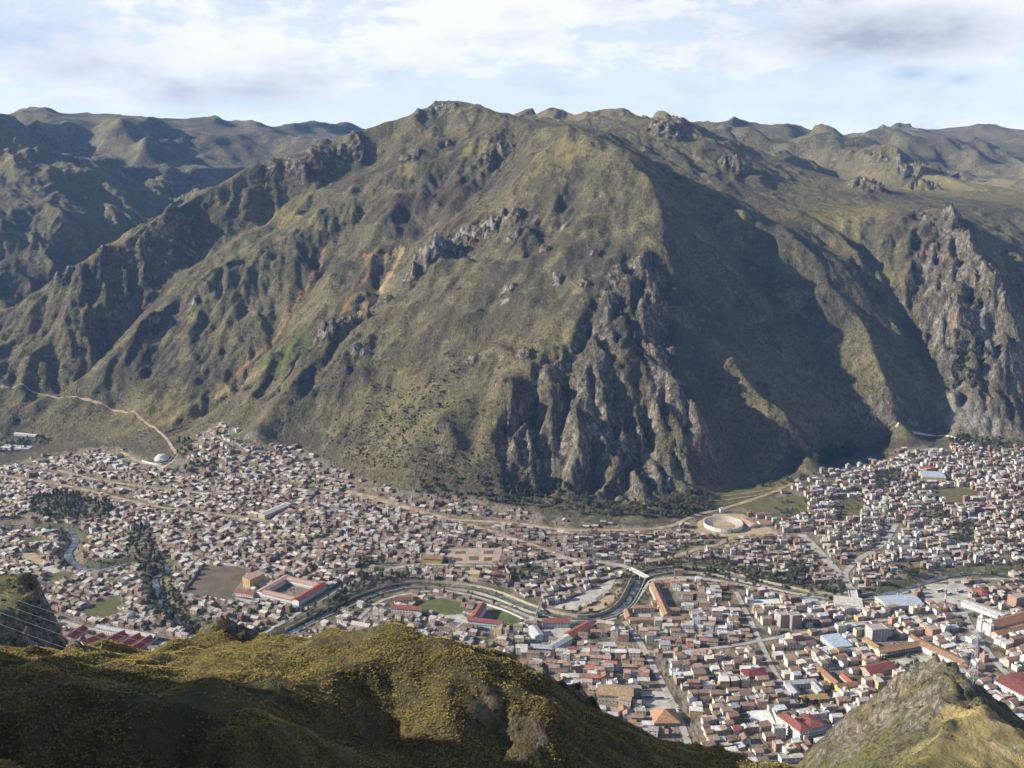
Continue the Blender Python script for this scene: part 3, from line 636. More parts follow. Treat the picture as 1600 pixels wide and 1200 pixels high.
FG_CRAGS = [at(345, 966, 303) + (7, 6.0), at(375, 975, 303) + (8, 5.0), at(398, 990, 301) + (6, 4.0), at(425, 1075, 206) + (6, 2.6), at(885, 1052, 247) + (6, 5.0), at(905, 1075, 246) + (5, 4.0), at(930, 1095, 246) + (5, 3.4),
            at(500, 1010, 240) + (5, 1.6), at(560, 1000, 243) + (7, 1.8), at(300, 1012, 272) + (6, 2.5), at(120, 1014, 238) + (5, 2.2), at(820, 1140, 210) + (6, 2.5), at(760, 1095, 215) + (5, 2.4)]
for cx, cy, cz, r, h in FG_CRAGS:
    _w = (slice(max(0, int((cy - 3 * r - gY0) / GS)), int((cy + 3 * r - gY0) / GS)), slice(max(0, int((cx - 3 * r - gX0) / GS)), int((cx + 3 * r - gX0) / GS)))
    a, b = gX[_w], gY[_w]
    d = np.hypot(a - cx, b - cy) / r + .5 * fbm(a / (r * .6), b / (r * .6), 3, 391)
    w = 1 - sstep(.5, 1.2, d)
    gZ[_w] += w * h * .55 * (.35 + .6 * np.clip(ridged(a / (r * .8), b / (r * .8), 4, 395), 0, 1.4) - .15); gRock[_w] = np.maximum(gRock[_w], w)
_gy, _gx = np.gradient(blur(gZ, 1), GS)
gRock = np.clip(gRock + .6 * sstep(1.7, 2.4, np.hypot(_gx, _gy)) * gfar, 0, 1)
fg = Grid(gZ, gX0, gY0, GS)
FGG = ((.125, .105, .046), (.080, .066, .033), (.17, .142, .062), (.085, .076, .034))
M_FG = terrain_material('near_hill_grass_and_rock', 5.0, .28, .45, grass=FGG)
terrain_obj('hill_near', gX, gY, gZ, np.ones_like(gX, bool), gRock, M_FG, disp=.55, soils=[(at(250, 1085, 188), 9, (.07, .075, .03), .7), (at(330, 1075, 195), 10, (.075, .08, .03), .7), (at(290, 1095, 182), 8, (.07, .07, .03), .6), (at(240, 1060, 212), 7, (.075, .08, .03), .5)])

def spur(name, lines, x0, x1, y0, y1, s, crags, mat, seed, soils=(), amp=5., rock_bias=0.0):
    b = Grid(blur(solve_surface(lines, x0, x1, y0, y1, s * 2, 5, 70), 2), x0, y0, s * 2)
    nx = int((x1 - x0) / s) + 1; ny = int((y1 - y0) / s) + 1
    X, Y = np.meshgrid(x0 + np.arange(nx) * s, y0 + np.arange(ny) * s)
    Z = b(X + 5 * fbm(X / 40, Y / 40, 3, seed), Y + 5 * fbm(X / 40, Y / 40, 3, seed + 3))
    g1, g0 = np.gradient(blur(Z, 5), s)
    up = sstep(-6, 14, Z)
    Z = Z + up * (gullies(X, Y, g0, g1, 1 / 46., 4, amp, seed + 5, 1.4, .6) + 1.2 * fbm(X / 12, Y / 12, 3, seed + 9))
    rock = np.zeros_like(X)
    for cx, cy, cz, r, h in crags:
        d = np.hypot(X - cx, Y - cy) / r + .5 * fbm(X / (r * .6), Y / (r * .6), 3, seed + 11)
        w = 1 - sstep(.5, 1.2, d)
        Z += w * h * .42 * (.3 + .7 * np.clip(ridged(X / (r * .7), Y / (r * .7), 4, seed + 15), 0, 1.4) - .15); rock = np.maximum(rock, w)
    rock = np.clip(rock + rock_bias, 0, 1)
    keepm = Z > -12
    terrain_obj(name, X, Y, Z, keepm, rock, mat, disp=1.4, soils=soils)
    return Grid(Z, x0, y0, s)
M_SPUR = terrain_material('spur_grass_and_rock', 2.6, .50, .70, grass=((.155, .14, .062), (.095, .088, .046), (.21, .185, .085), (.10, .105, .045)))
# spur on the right, below the pylon
SPR_L = [L((1250, 1188, 745), (1290, 1152, 735), (1330, 1112, 720), (1370, 1080, 700), (1410, 1052, 680), (1450, 1040, 660), (1500, 1038, 645), (1530, 1080, 640)),
         L((1425, 1062, 655), (1460, 1056, 630), (1500, 1056, 618), (1518, 1066, 612)), L((1400, 1085, 655), (1450, 1080, 610), (1500, 1085, 590)),
         L((1450, 1040, 660), (1480, 1090, 590), (1500, 1130, 540)), L((1410, 1052, 680), (1420, 1120, 590), (1400, 1200, 530)),
         L((1480, 1118, 560), (1530, 1095, 560), (1560, 1110, 550), (1600, 1150, 530), (1700, 1200, 500)), L((1400, 1200, 480), (1460, 1150, 520), (1530, 1095, 560)),
         L((1250, 1230, 600), (1330, 1230, 520), (1450, 1260, 440), (1650, 1260, 430)),
         [(120, 800, -20), (250, 850, -20), (380, 830, -20), (520, 760, -20), (560, 640, -20), (620, 520, -20)], [(330, 760, 40), (430, 740, 60), (470, 660, 120)], [(100, 700, -20), (60, 560, 0), (80, 440, 60)],
         [(60, 900, -30), (640, 900, -30)], [(650, 400, 60), (650, 900, -30)], L((1545, 1075, 650), (1580, 1110, 640), (1640, 1150, 600))]
SPR_C = [at(1450, 1044, 655) + (14, 9), at(1480, 1042, 648) + (13, 10), at(1505, 1045, 640) + (12, 10), at(1420, 1060, 668) + (12, 7), at(1495, 1075, 610) + (12, 8), at(1525, 1090, 575) + (9, 10), at(1540, 1095, 572) + (8, 9), at(1440, 1085, 620) + (14, 6), at(1480, 1110, 575) + (12, 6), at(1400, 1090, 660) + (12, 6), at(1370, 1130, 640) + (14, 6),
         at(1410, 1130, 600) + (14, 6), at(1350, 1150, 640) + (14, 5), at(1330, 1170, 620) + (12, 5), at(1440, 1120, 580) + (12, 5), at(1390, 1065, 690) + (10, 7), at(1300, 1165, 690) + (10, 4), at(1520, 1055, 640) + (9, 9)]
OCH = (.36, .28, .12); OLI = (.13, .125, .045)
SPR_S = [(at(1560, 1130, 535), 34, OCH, .8), (at(1530, 1160, 500), 34, OCH, .7), (at(1590, 1180, 490), 34, OCH, .65), (at(1500, 1190, 470), 24, OCH, .6), (at(1545, 1105, 555), 16, OCH, .8), (at(1570, 1155, 515), 10, (.42, .34, .18), .7), (at(1560, 1120, 540), 8, (.42, .34, .18), .6), (at(1460, 1185, 490), 30, OLI, .6), (at(1300, 1190, 600), 40, OLI, .5)]
spur_r = spur('spur_right', SPR_L, 40., 660., 400., 900., 2.2, SPR_C, M_SPUR, 501, SPR_S, 5., .34)
# dark spur on the left
SPL_L = [L((-200, 870, 640), (-60, 880, 650), (0, 890, 655), (40, 888, 660), (72, 905, 650), (88, 950, 620), (104, 1000, 600), (120, 1060, 560)),
         L((40, 888, 660), (20, 960, 590), (10, 1040, 530)), L((0, 890, 655), (-60, 980, 570), (-60, 1060, 500)),
         [(-345, 760, -20), (-270, 700, -20), (-235, 620, -20), (-225, 540, -20), (-200, 430, 10)], [(-300, 705, 60), (-268, 650, 50)], [(-650, 800, -20), (-500, 800, -20), (-345, 790, -20)], [(-650, 420, 250), (-420, 420, 260), (-300, 420, 200)], [(-180, 420, -10), (-180, 850, -20)], [(-650, 850, -30), (-180, 850, -30)]]
SPL_C = [at(20, 960, 590) + (20, 9), at(60, 930, 630) + (16, 9), at(80, 960, 612) + (14, 9), at(0, 990, 570) + (20, 9), at(60, 1000, 580) + (16, 8)]
spur_l = spur('spur_left', SPL_L, -650., -180., 420., 850., 2.6, SPL_C, M_SPUR, 601, [], 6.)

def ground(x, y):
    return float(max(mid(x, y), spur_r(x, y) if 40 < x < 660 and 400 < y < 900 else -99, spur_l(x, y) if -650 < x < -180 and 420 < y < 850 else -99))
def seen(x, y, z):
    """can the camera see that point past the near hills"""
    t = np.linspace(.04, .985, 180); X = x * t; Y = y * t; Zr = CAM_Z + (z - CAM_Z) * t
    ok = np.ones_like(t, bool)
    a = (Y < gY1) & (X > gX0) & (X < gX1); ok &= ~(a & (fg(X, Y) > Zr) & (Y > 20))
    a = (X > 40) & (X < 660) & (Y > 400) & (Y < 900); ok &= ~(a & (spur_r(X, Y) > Zr))
    a = (X > -650) & (X < -180) & (Y > 420) & (Y < 850); ok &= ~(a & (spur_l(X, Y) > Zr))
    return bool(ok.all())
def pix(x, y, z):
    dz = z - CAM_Z
    f = y * _cp - dz * _sp; upc = y * _sp + dz * _cp
    return 800 + FOC * x / f, 600 - FOC * upc / f
# ------------------------------------------------------------------ the valley floor: town earth, river, roads, fields
def H(*pts): return [hit(*p) for p in pts]
TOWN_EDGE = [(-200, 735), (0, 728), (60, 712), (130, 700), (190, 698), (215, 712), (262, 728), (285, 700), (310, 680), (345, 660), (400, 678), (470, 700), (520, 728), (580, 752), (625, 768), (700, 772), (760, 782), (860, 806), (920, 818), (1000, 822), (1060, 820), (1100, 805), (1180, 788), (1250, 752), (1300, 735), (1340, 722), (1400, 706), (1450, 697), (1510, 694), (1560, 697), (1700, 695),
             (1900, 760), (1900, 1100), (1700, 1180), (1500, 1200), (1200, 1215), (900, 1200), (600, 1120), (300, 1080), (0, 1050), (-200, 1000)]
TOWN_POLY = [tuple(hit(*p)[:2]) for p in TOWN_EDGE]
gz = mid
ROADS = {   # name -> (photo points, width, tone)
    'road_west': ([(-60, 735), (0, 743), (60, 752), (120, 763), (180, 777), (240, 791), (300, 799), (350, 805), (420, 815)], 7, 'dirt'),
    'road_west_upper': ([(90, 735), (140, 748), (190, 756), (260, 765), (330, 772)], 6, 'dirt'),
    'road_slope': ([(-30, 606), (0, 607), (60, 612), (120, 622), (180, 641), (230, 662), (255, 680), (268, 698)], 4.5, 'dirt'),
    'road_chapel': ([(268, 698), (275, 712), (258, 728), (220, 722), (190, 706)], 6, 'dirt'),
    'road_centre': ([(540, 768), (590, 780), (640, 795), (700, 812), (750, 826), (800, 842), (840, 855), (880, 872)], 10, 'dirt'),
    'road_bridge': ([(880, 872), (930, 878), (970, 884), (985, 890)], 9, 'paved'),
    'road_foot': ([(700, 812), (800, 818), (880, 828), (960, 829), (1040, 824), (1085, 806), (1130, 795), (1190, 776), (1250, 748)], 7, 'dirt'),
    'road_ring_lower': ([(1020, 876), (1060, 868), (1090, 858), (1120, 852), (1150, 838), (1200, 838), (1250, 838)], 8, 'dirt'),
    'avenue': ([(1252, 835), (1275, 858), (1300, 885), (1318, 905), (1332, 926), (1336, 945)], 13, 'paved'),
    'avenue_upper': ([(1310, 940), (1325, 915), (1322, 895), (1345, 872), (1380, 850), (1400, 820)], 8, 'paved'),
    'riverside_drive': ([(1015, 908), (1060, 903), (1110, 906), (1160, 915), (1220, 929), (1280, 941), (1335, 948), (1385, 938), (1430, 920), (1480, 908), (1540, 905), (1640, 908)], 7.5, 'paved'),
    'road_bend': ([(560, 968), (585, 945), (620, 932), (680, 924), (730, 930), (780, 945), (830, 965), (880, 977), (930, 976), (975, 958), (1000, 930), (1015, 908)], 5.5, 'paved'),
    'street_north_bank': ([(400, 1000), (450, 968), (500, 938), (545, 912), (600, 892), (660, 882), (720, 884), (800, 884), (880, 872)], 6.5, 'paved'),
    'street_west_lower': ([(95, 972), (130, 982), (180, 992), (240, 1003), (290, 1012)], 9, 'paved'),
    'street_old_town': ([(975, 972), (1000, 1005), (1030, 1060), (1058, 1115), (1080, 1175)], 7, 'paved'),
    'street_church': ([(1485, 905), (1500, 945), (1520, 985), (1560, 1040), (1600, 1075)], 8, 'paved'),
    'street_cross': ([(935, 1005), (1030, 1020), (1140, 1010), (1250, 990), (1360, 972), (1480, 962), (1600, 940)], 6, 'paved'),
    'street_mid': ([(1150, 925), (1175, 975), (1205, 1040), (1240, 1100)], 6, 'paved'),
    'road_east_foot': ([(1400, 668), (1434, 671), (1465, 677), (1500, 688), (1535, 697), (1600, 703)], 4, 'pale'),
    'footpath_terrace': ([(1100, 775), (1160, 772), (1230, 760)], 2.5, 'dirt'),
    'footpath_terrace_lower': ([(1100, 783), (1150, 780), (1220, 768)], 2.5, 'dirt'),
}
FIELDS = {  # name -> (corner points, material key)
    'football_field': ([(289, 929), (356, 938), (390, 888), (318, 883)], 'worn'),
    'green_field': ([(116, 964), (178, 962), (190, 944), (181, 928), (160, 938)], 'green'),
    'sand_field': ([(22, 866), (50, 884), (75, 880), (54, 864)], 'sand'),
    'concrete_court': ([(60, 889), (76, 899), (95, 893), (83, 883)], 'concrete'),
    'green_pitch': ([(70, 901), (82, 913), (114, 899), (96, 893)], 'green'),
    'green_meadow_west': ([(28, 848), (55, 852), (72, 843), (48, 838)], 'green'),
    'oval_field': ([(648, 938), (690, 935), (722, 944), (728, 956), (690, 962), (655, 958)], 'green'),
    'school_lawn': ([(762, 952), (790, 955), (828, 974), (800, 974), (775, 968)], 'green'),
    'gravel_court': ([(690, 963), (722, 960), (738, 974), (708, 978)], 'concrete'),
    'gravel_flat': ([(864, 950), (958, 905), (963, 903), (955, 920), (900, 955)], 'pale'),
    'red_plaza': ([(697, 858), (701, 881), (778, 881), (786, 856)], 'pink'),
    'ring_apron': ([(1082, 830), (1092, 814), (1115, 804), (1160, 803), (1185, 818), (1215, 830), (1215, 838), (1150, 839), (1095, 838)], 'sand'),
    'arena_meadow': ([(1150, 786), (1200, 776), (1240, 790), (1215, 808), (1175, 803)], 'meadow'),
    'plaza': ([(1372, 1036), (1462, 1020), (1482, 1036), (1440, 1056), (1390, 1058)], 'pale'),
    'white_court': ([(1166, 1112), (1200, 1108), (1213, 1134), (1178, 1140)], 'white'),
    'school_yard': ([(850, 982), (892, 982), (890, 998), (850, 1002)], 'pale'),
    'market_yard': ([(1175, 938), (1215, 934), (1222, 946), (1180, 950)], 'white'),
    'dry_bed': ([(905, 957), (960, 925), (985, 905), (1000, 900), (985, 930), (960, 955), (930, 963)], 'sand'),
    'terrace_meadow': ([(1095, 790), (1180, 776), (1240, 752), (1200, 754), (1130, 764)], 'meadow'),
    'orchard_ground': ([(1200, 792), (1240, 772), (1262, 782), (1262, 800), (1225, 812)], 'meadow'),
    'orchard_ground_upper': ([(1310, 775), (1350, 780), (1345, 812), (1310, 812)], 'meadow'),
    'park_east': ([(1455, 772), (1490, 760), (1530, 768), (1510, 785), (1470, 786)], 'meadow'),
    'bus_yard': ([(1000, 1080), (1040, 1082), (1062, 1105), (1025, 1112), (1005, 1100)], 'pale'),
    'garden_bed_near': ([(708, 872), (722, 872), (723, 877), (709, 877)], 'meadow'), 'garden_bed_mid': ([(733, 870), (748, 870), (748, 876), (733, 876)], 'meadow'), 'garden_bed_far': ([(712, 862), (728, 861), (728, 866), (712, 866)], 'meadow'), 'garden_bed_side': ([(756, 861), (772, 860), (770, 866), (755, 866)], 'meadow'), 'garden_bed_end': ([(756, 871), (769, 871), (768, 877), (756, 877)], 'meadow'),
    'market_lot': ([(1440, 918), (1500, 912), (1525, 925), (1500, 945), (1448, 945)], 'pale'),
}
_FCOL = {'worn': (.125, .105, .075), 'green': (.100, .108, .042), 'meadow': (.115, .105, .050), 'sand': (.36, .28, .17), 'concrete': (.42, .40, .36), 'pale': (.40, .37, .32), 'pink': (.36, .27, .22), 'white': (.62, .61, .57)}
FM = {k: plain('ground_' + k, c, .95, .22, .09 if k != 'worn' else .05) for k, c in _FCOL.items()}
RM = {'dirt': plain('road_dirt', (.31, .25, .17), .95, .3, .09), 'paved': plain('road_paved', (.34, .315, .275), .9, .25, .09), 'pale': plain('road_pale', (.50, .46, .38), .95, .15, .2)}

def smooth_line(pts, step):
    P = [np.array(p[:2], float) for p in pts]
    P = [2 * P[0] - P[1]] + P + [2 * P[-1] - P[-2]]
    out = []
    for i in range(1, len(P) - 2):
        n = max(1, int(np.hypot(*(P[i + 1] - P[i])) / step))
        for k in range(n):
            t = k / n; a, b, c, d = P[i - 1], P[i], P[i + 1], P[i + 2]
            out.append(.5 * (2 * b + (c - a) * t + (2 * a - 5 * b + 4 * c - d) * t * t + (3 * b - a - 3 * c + d) * t ** 3))
    out.append(P[-2]); return np.array(out)
def normals2(P):
    T = np.gradient(P, axis=0); T /= np.hypot(T[:, 0], T[:, 1])[:, None] + 1e-9
    return np.stack([-T[:, 1], T[:, 0]], -1)
def strip(name, P, width, mat, lift, across=2, zs=None, wob=0.0):
    N = normals2(P); V = []; w = width / 2 * (1 + wob * pnoise(np.arange(len(P)) * .21, 0 * P[:, 0] + .5, 9))
    for k in range(across + 1):
        q = P + N * ((k / across * 2 - 1) * w)[:, None]
        z = (np.maximum(mid(q[:, 0], q[:, 1]), 0 * q[:, 0] - 99) if zs is None else zs) + lift
        V.append(np.column_stack([q, z + 0 * q[:, 0]]))
    V = np.stack(V, 1); n, m, _ = V.shape
    idx = np.arange(n * m).reshape(n, m)
    F = np.stack([idx[:-1, :-1], idx[:-1, 1:], idx[1:, 1:], idx[1:, :-1]], -1).reshape(-1, 4)
    return tag(new_obj(name, mesh_np(name, V.reshape(-1, 3), F, [mat])), kind='structure')
road_lines = []
for i, (nm, (pts, w, tone)) in enumerate(ROADS.items()):
    P = smooth_line(H(*pts), 5.0)
    hillside = 'slope' in nm or 'east' in nm or 'terrace' in nm
    if hillside:
        for _ in range(60): P[1:-1] = (P[:-2] + 2 * P[1:-1] + P[2:]) / 4
    road_lines.append((P, w))
    strip(nm, P, w, RM[tone], .9 if hillside else .30 + .012 * i, 2 if w > 4 else 1, wob=.25 if tone != 'paved' else .05)
def sheet(name, pts, mat, lift, cell=6.0):
    P = [tuple(p[:2]) for p in pts]; A = np.array(P)
    c = A.mean(0)
    # fan of rings so the sheet follows the ground
    rim = smooth_line([(*p,) for p in P] + [P[0]], cell) if False else np.array(densify([(*p, 0) for p in P] + [(*P[0], 0)], cell))[:-1, :2]
    n = len(rim); rings = 5; V = [(*c, 0)]
    for k in range(1, rings + 1): V += [(*(c + (q - c) * k / rings), 0) for q in rim]
    V = np.array(V); V[:, 2] = mid(V[:, 0], V[:, 1]) + lift
    F = [(0, 1 + j, 1 + (j + 1) % n) for j in range(n)]
    for k in range(1, rings):
        a = 1 + (k - 1) * n; b = 1 + k * n
        F += [(a + j, b + j, b + (j + 1) % n, a + (j + 1) % n) for j in range(n)]
    return tag(new_obj(name, mesh_np(name, V, F, [mat])), kind='structure')
field_polys = {}
for i, (nm, (pts, k)) in enumerate(FIELDS.items()):
    P = H(*pts); field_polys[nm] = [tuple(p[:2]) for p in P]
    sheet(nm, P, FM[k], .16 + .006 * i)
# river
M_WATER = NM('river_water', .12)
M_WATER.color(M_WATER.mix(M_WATER.ramp(M_WATER.noise(.12, 5, .6), .4, .65), (.035, .05, .06), (.16, .17, .16)))
M_WATER.b.inputs['Specular IOR Level'].default_value = .5
M_WATER.bump(M_WATER.noise(.9, 3, .6), .3, .3)
RIVP = smooth_line(RIV, 6.0)
strip('river', RIVP, 9.0, M_WATER.m, 0.0, 2, zs=-4.9, wob=.35)

# ------------------------------------------------------------------ what the ground of the town is made of
xs, ys = mX.ravel(), mY.ravel()
intown = inside(mX, mY, TOWN_POLY)
tw = blur(intown.astype(float), 3)
gcol = np.zeros((mX.size, 4), np.float32)
n1 = fbm(mX / 60, mY / 60, 4, 701).ravel(); n2 = fbm(mX / 22, mY / 22, 3, 705).ravel()
dirt = np.array([.235, .185, .13]); grey = np.array([.225, .20, .165]); green = np.array([.085, .085, .035])
mixg = sstep(-.2, .3, n1)[:, None]
gcol[:, :3] = dirt * (1 - mixg) + grey * mixg
gg = (sstep(.12, .38, n2) * .85)[:, None]
gcol[:, :3] = gcol[:, :3] * (1 - gg) + green * gg
gcol[:, 3] = (tw * .96 * (1 - mHill)).ravel()
# banks of the river are green
rb = (sstep(30, 16, _rd) * .8).ravel()[:, None] * sstep(-.4, .1, n1)[:, None]
gcol[:, :3] = gcol[:, :3] * (1 - rb) + np.array([.095, .095, .04]) * rb
gcol[:, 3] = np.maximum(gcol[:, 3], rb[:, 0] * .9 * (1 - mHill.ravel()))
_t_o = terrain_obj('mountain_and_valley', *mid_obj_args, soils=SOILS)
_a = _t_o.data.attributes['soil']; _n = len(_a.data); _buf = np.zeros(_n * 4, np.float32); _a.data.foreach_get('color', _buf); _buf = _buf.reshape(-1, 4)
_q = keep[:-1, :-1] & keep[1:, :-1] & keep[:-1, 1:] & keep[1:, 1:]
_u = np.zeros(keep.shape, bool); _u[:-1, :-1] |= _q; _u[1:, :-1] |= _q; _u[:-1, 1:] |= _q; _u[1:, 1:] |= _q
_dry = (sstep(2550, 3500, mY) * (.6 + .3 * fbm(mX / 120, mY / 120, 4, 721))).ravel()      # dry puna grass of the high ground
gcol[:, :3] = np.where((_dry > gcol[:, 3])[:, None], np.array([.185, .160, .090]), gcol[:, :3]); gcol[:, 3] = np.maximum(gcol[:, 3], np.clip(_dry, 0, .8) * (mRock.ravel() < .3))
_g = gcol[_u.ravel()]
_w = np.maximum(_g[:, 3:], 0)
_ba = _buf[:, 3:]; _na = _w + _ba * (1 - _w)
_buf = np.concatenate([(_g[:, :3] * _w + _buf[:, :3] * _ba * (1 - _w)) / np.maximum(_na, 1e-4), _na], 1)
_a.data.foreach_set('color', _buf.ravel())
# ------------------------------------------------------------------ building kit
def col_material(name, rough, var, spec=.2, scale=.35, streak=False):
    m = NM(name, rough)
    c = m.attr('col', 'Color')
    n = m.noise(scale, 5, .65, m.pos((1, 1, .35) if streak else (1, 1, 1)))
    f = m.ramp(n, .35, .68)
    dk = m.mix(1.0, c, (1 - var * 1.25, 1 - var * 1.35, 1 - var * 1.45), 'MULTIPLY')
    c2 = m.mix(f, dk, c)
    c2 = m.mix(m.math('MULTIPLY', m.ramp(m.noise(1.7, 4, .7), .55, .75), var * .8), c2, (.10, .085, .07))
    m.color(c2); m.b.inputs['Specular IOR Level'].default_value = spec
    return m.m
M_WALL = col_material('painted_render_and_adobe', .92, .22, .1, .5, True)
M_ROOF = col_material('roof_covering', .72, .34, .25, .45)
M_GLASS = plain('window_glass', (.035, .042, .05), .25, .3, 1.0, .5)
M_FRAME = plain('window_frame', (.55, .53, .50), .7, .15)
M_DOOR = plain('wooden_door', (.12, .07, .045), .7, .3, 1.5)
BM = [M_WALL, M_ROOF, M_GLASS, M_FRAME, M_DOOR]
class MB:
    def __init__(s): s.v = []; s.f = []; s.m = []; s.c = []
    def add(s, V, F, mat=0, col=(.5, .5, .5)):
        o = len(s.v); s.v += [tuple(v) for v in V]; s.f += [tuple(i + o for i in f) for f in F]; s.m += [mat] * len(F); s.c += [(*col, 1)] * len(V); return s
    def box(s, x0, x1, y0, y1, z0, z1, mat=0, col=(.5, .5, .5)):
        V = [(x, y, z) for z in (z0, z1) for y in (y0, y1) for x in (x0, x1)]
        return s.add(V, [(0, 2, 3, 1), (4, 5, 7, 6), (0, 1, 5, 4), (2, 6, 7, 3), (0, 4, 6, 2), (1, 3, 7, 5)], mat, col)
    def slab(s, a, b, c, d, t, mat=1, col=(.5, .5, .5)):
        V = [a, b, c, d] + [(p[0], p[1], p[2] - t) for p in (a, b, c, d)]
        return s.add(V, [(0, 1, 2, 3), (7, 6, 5, 4), (0, 4, 5, 1), (1, 5, 6, 2), (2, 6, 7, 3), (3, 7, 4, 0)], mat, col)
    def build(s, name, parent=None, mats=BM, smooth=False, loc=None):
        me = mesh_np(name, np.array(s.v), s.f, mats, s.m, smooth); add_col(me, 'col', np.array(s.c))
        o = new_obj(name, me, parent)
        if loc is not None: o.location = loc
        return o
def walls_gable(b, x0, x1, y0, y1, h, rise, axis, col):
    if axis == 0:    # ridge along x
        ym = (y0 + y1) / 2
        V = [(x0, y0, 0), (x1, y0, 0), (x1, y1, 0), (x0, y1, 0), (x0, y0, h), (x1, y0, h), (x1, y1, h), (x0, y1, h), (x0, ym, h + rise), (x1, ym, h + rise)]
        F = [(0, 1, 5, 4), (2, 3, 7, 6), (3, 0, 4, 8, 7), (1, 2, 6, 9, 5)]
    else:
        xm = (x0 + x1) / 2
        V = [(x0, y0, 0), (x1, y0, 0), (x1, y1, 0), (x0, y1, 0), (x0, y0, h), (x1, y0, h), (x1, y1, h), (x0, y1, h), (xm, y0, h + rise), (xm, y1, h + rise)]
        F = [(0, 1, 5, 8, 4), (2, 3, 7, 9, 6), (3, 0, 4, 7), (1, 2, 6, 5)]
    b.add(V, F, 0, col)
def roof_gable(b, x0, x1, y0, y1, h, rise, axis, col, ov=.5, th=.18):
    lift = th + .04
    if axis == 0:
        ym = (y0 + y1) / 2; k = rise / max(.1, (y1 - y0) / 2); ze = h - ov * k + lift; zr = h + rise + lift
        b.slab((x0 - ov, y0 - ov, ze), (x1 + ov, y0 - ov, ze), (x1 + ov, ym + .002, zr), (x0 - ov, ym + .002, zr), th, 1, col)
        b.slab((x0 - ov, ym - .002, zr + .004), (x1 + ov, ym - .002, zr + .004), (x1 + ov, y1 + ov, ze), (x0 - ov, y1 + ov, ze), th, 1, col)
    else:
        xm = (x0 + x1) / 2; k = rise / max(.1, (x1 - x0) / 2); ze = h - ov * k + lift; zr = h + rise + lift
        b.slab((x0 - ov, y1 + ov, ze), (x0 - ov, y0 - ov, ze), (xm + .002, y0 - ov, zr), (xm + .002, y1 + ov, zr), th, 1, col)
        b.slab((xm - .002, y1 + ov, zr + .004), (xm - .002, y0 - ov, zr + .004), (x1 + ov, y0 - ov, ze), (x1 + ov, y1 + ov, ze), th, 1, col)
def roof_hip(b, x0, x1, y0, y1, h, rise, col, ov=.6):
    x0, x1, y0, y1 = x0 - ov, x1 + ov, y0 - ov, y1 + ov
    if x1 - x0 >= y1 - y0:
        k = min((y1 - y0) / 2, (x1 - x0) / 2 - .1); ym = (y0 + y1) / 2; r = [(x0 + k, ym), (x1 - k, ym)]
        F = [(0, 1, 5, 4), (1, 2, 5), (2, 3, 4, 5), (3, 0, 4)]
    else:
        k = (x1 - x0) / 2; xm = (x0 + x1) / 2; r = [(xm, y0 + k), (xm, y1 - k)]
        F = [(0, 1, 4), (1, 2, 5, 4), (2, 3, 5), (3, 0, 4, 5)]
    z = h + .05
    V = [(x0, y0, z), (x1, y0, z), (x1, y1, z), (x0, y1, z), (*r[0], z + rise), (*r[1], z + rise)]
    b.add(V, F + [(3, 2, 1, 0)], 1, col)
def roof_shed(b, x0, x1, y0, y1, h, rise, col, ov=.35, th=.14):
    b.slab((x0 - ov, y0 - ov, h + th + .05), (x1 + ov, y0 - ov, h + th + .05), (x1 + ov, y1 + ov, h + rise + th + .05), (x0 - ov, y1 + ov, h + rise + th + .05), th, 1, col)
def walls_shed(b, x0, x1, y0, y1, h, rise, col):
    V = [(x0, y0, 0), (x1, y0, 0), (x1, y1, 0), (x0, y1, 0), (x0, y0, h), (x1, y0, h), (x1, y1, h + rise), (x0, y1, h + rise)]
    b.add(V, [(0, 1, 5, 4), (1, 2, 6, 5), (2, 3, 7, 6), (3, 0, 4, 7), (4, 5, 6, 7)], 0, col)
def roof_flat(b, x0, x1, y0, y1, h, col, pc, p=.7, t=.22):
    b.box(x0 + t, x1 - t, y0 + t, y1 - t, h, h + .12, 1, col)
    b.box(x0, x1, y0, y0 + t, h, h + p, 0, pc); b.box(x0, x1, y1 - t, y1, h, h + p, 0, pc)
    b.box(x0, x0 + t, y0 + t, y1 - t, h, h + p, 0, pc); b.box(x1 - t, x1, y0 + t, y1 - t, h, h + p, 0, pc)
_winmesh = {}
def window_mesh(w, h):
    k = (round(w, 1), round(h, 1))
    if k not in _winmesh:
        b = MB(); f = .09
        b.box(-w / 2, w / 2, -.03, .05, 0, h, 2)
        for a in ((-w / 2 - f, w / 2 + f, -.07, .05, h, h + f), (-w / 2 - f, w / 2 + f, -.09, .05, -f, 0), (-w / 2 - f, -w / 2, -.07, .05, 0, h), (w / 2, w / 2 + f, -.07, .05, 0, h), (-.04, .04, -.05, .04, 0, h)):
            b.box(*a, 3)
        me = mesh_np('window', np.array(b.v), b.f, BM, b.m); _winmesh[k] = me
    return _winmesh[k]
_doormesh = None
def door_mesh():
    global _doormesh
    if _doormesh is None:
        b = MB(); b.box(-.55, .55, -.05, .05, 0, 2.15, 4); b.box(-.67, .67, -.03, .04, 2.15, 2.27, 3); b.box(-.67, -.55, -.03, .04, 0, 2.15, 3); b.box(.55, .67, -.03, .04, 0, 2.15, 3)
        _doormesh = mesh_np('door', np.array(b.v), b.f, BM, b.m)
    return _doormesh
def put(name, me, parent, x, y, z, rz):
    o = bpy.data.objects.new(name, me); COL.objects.link(o); o.parent = parent
    o.location = (x, y, z); o.rotation_euler = (0, 0, rz); return o
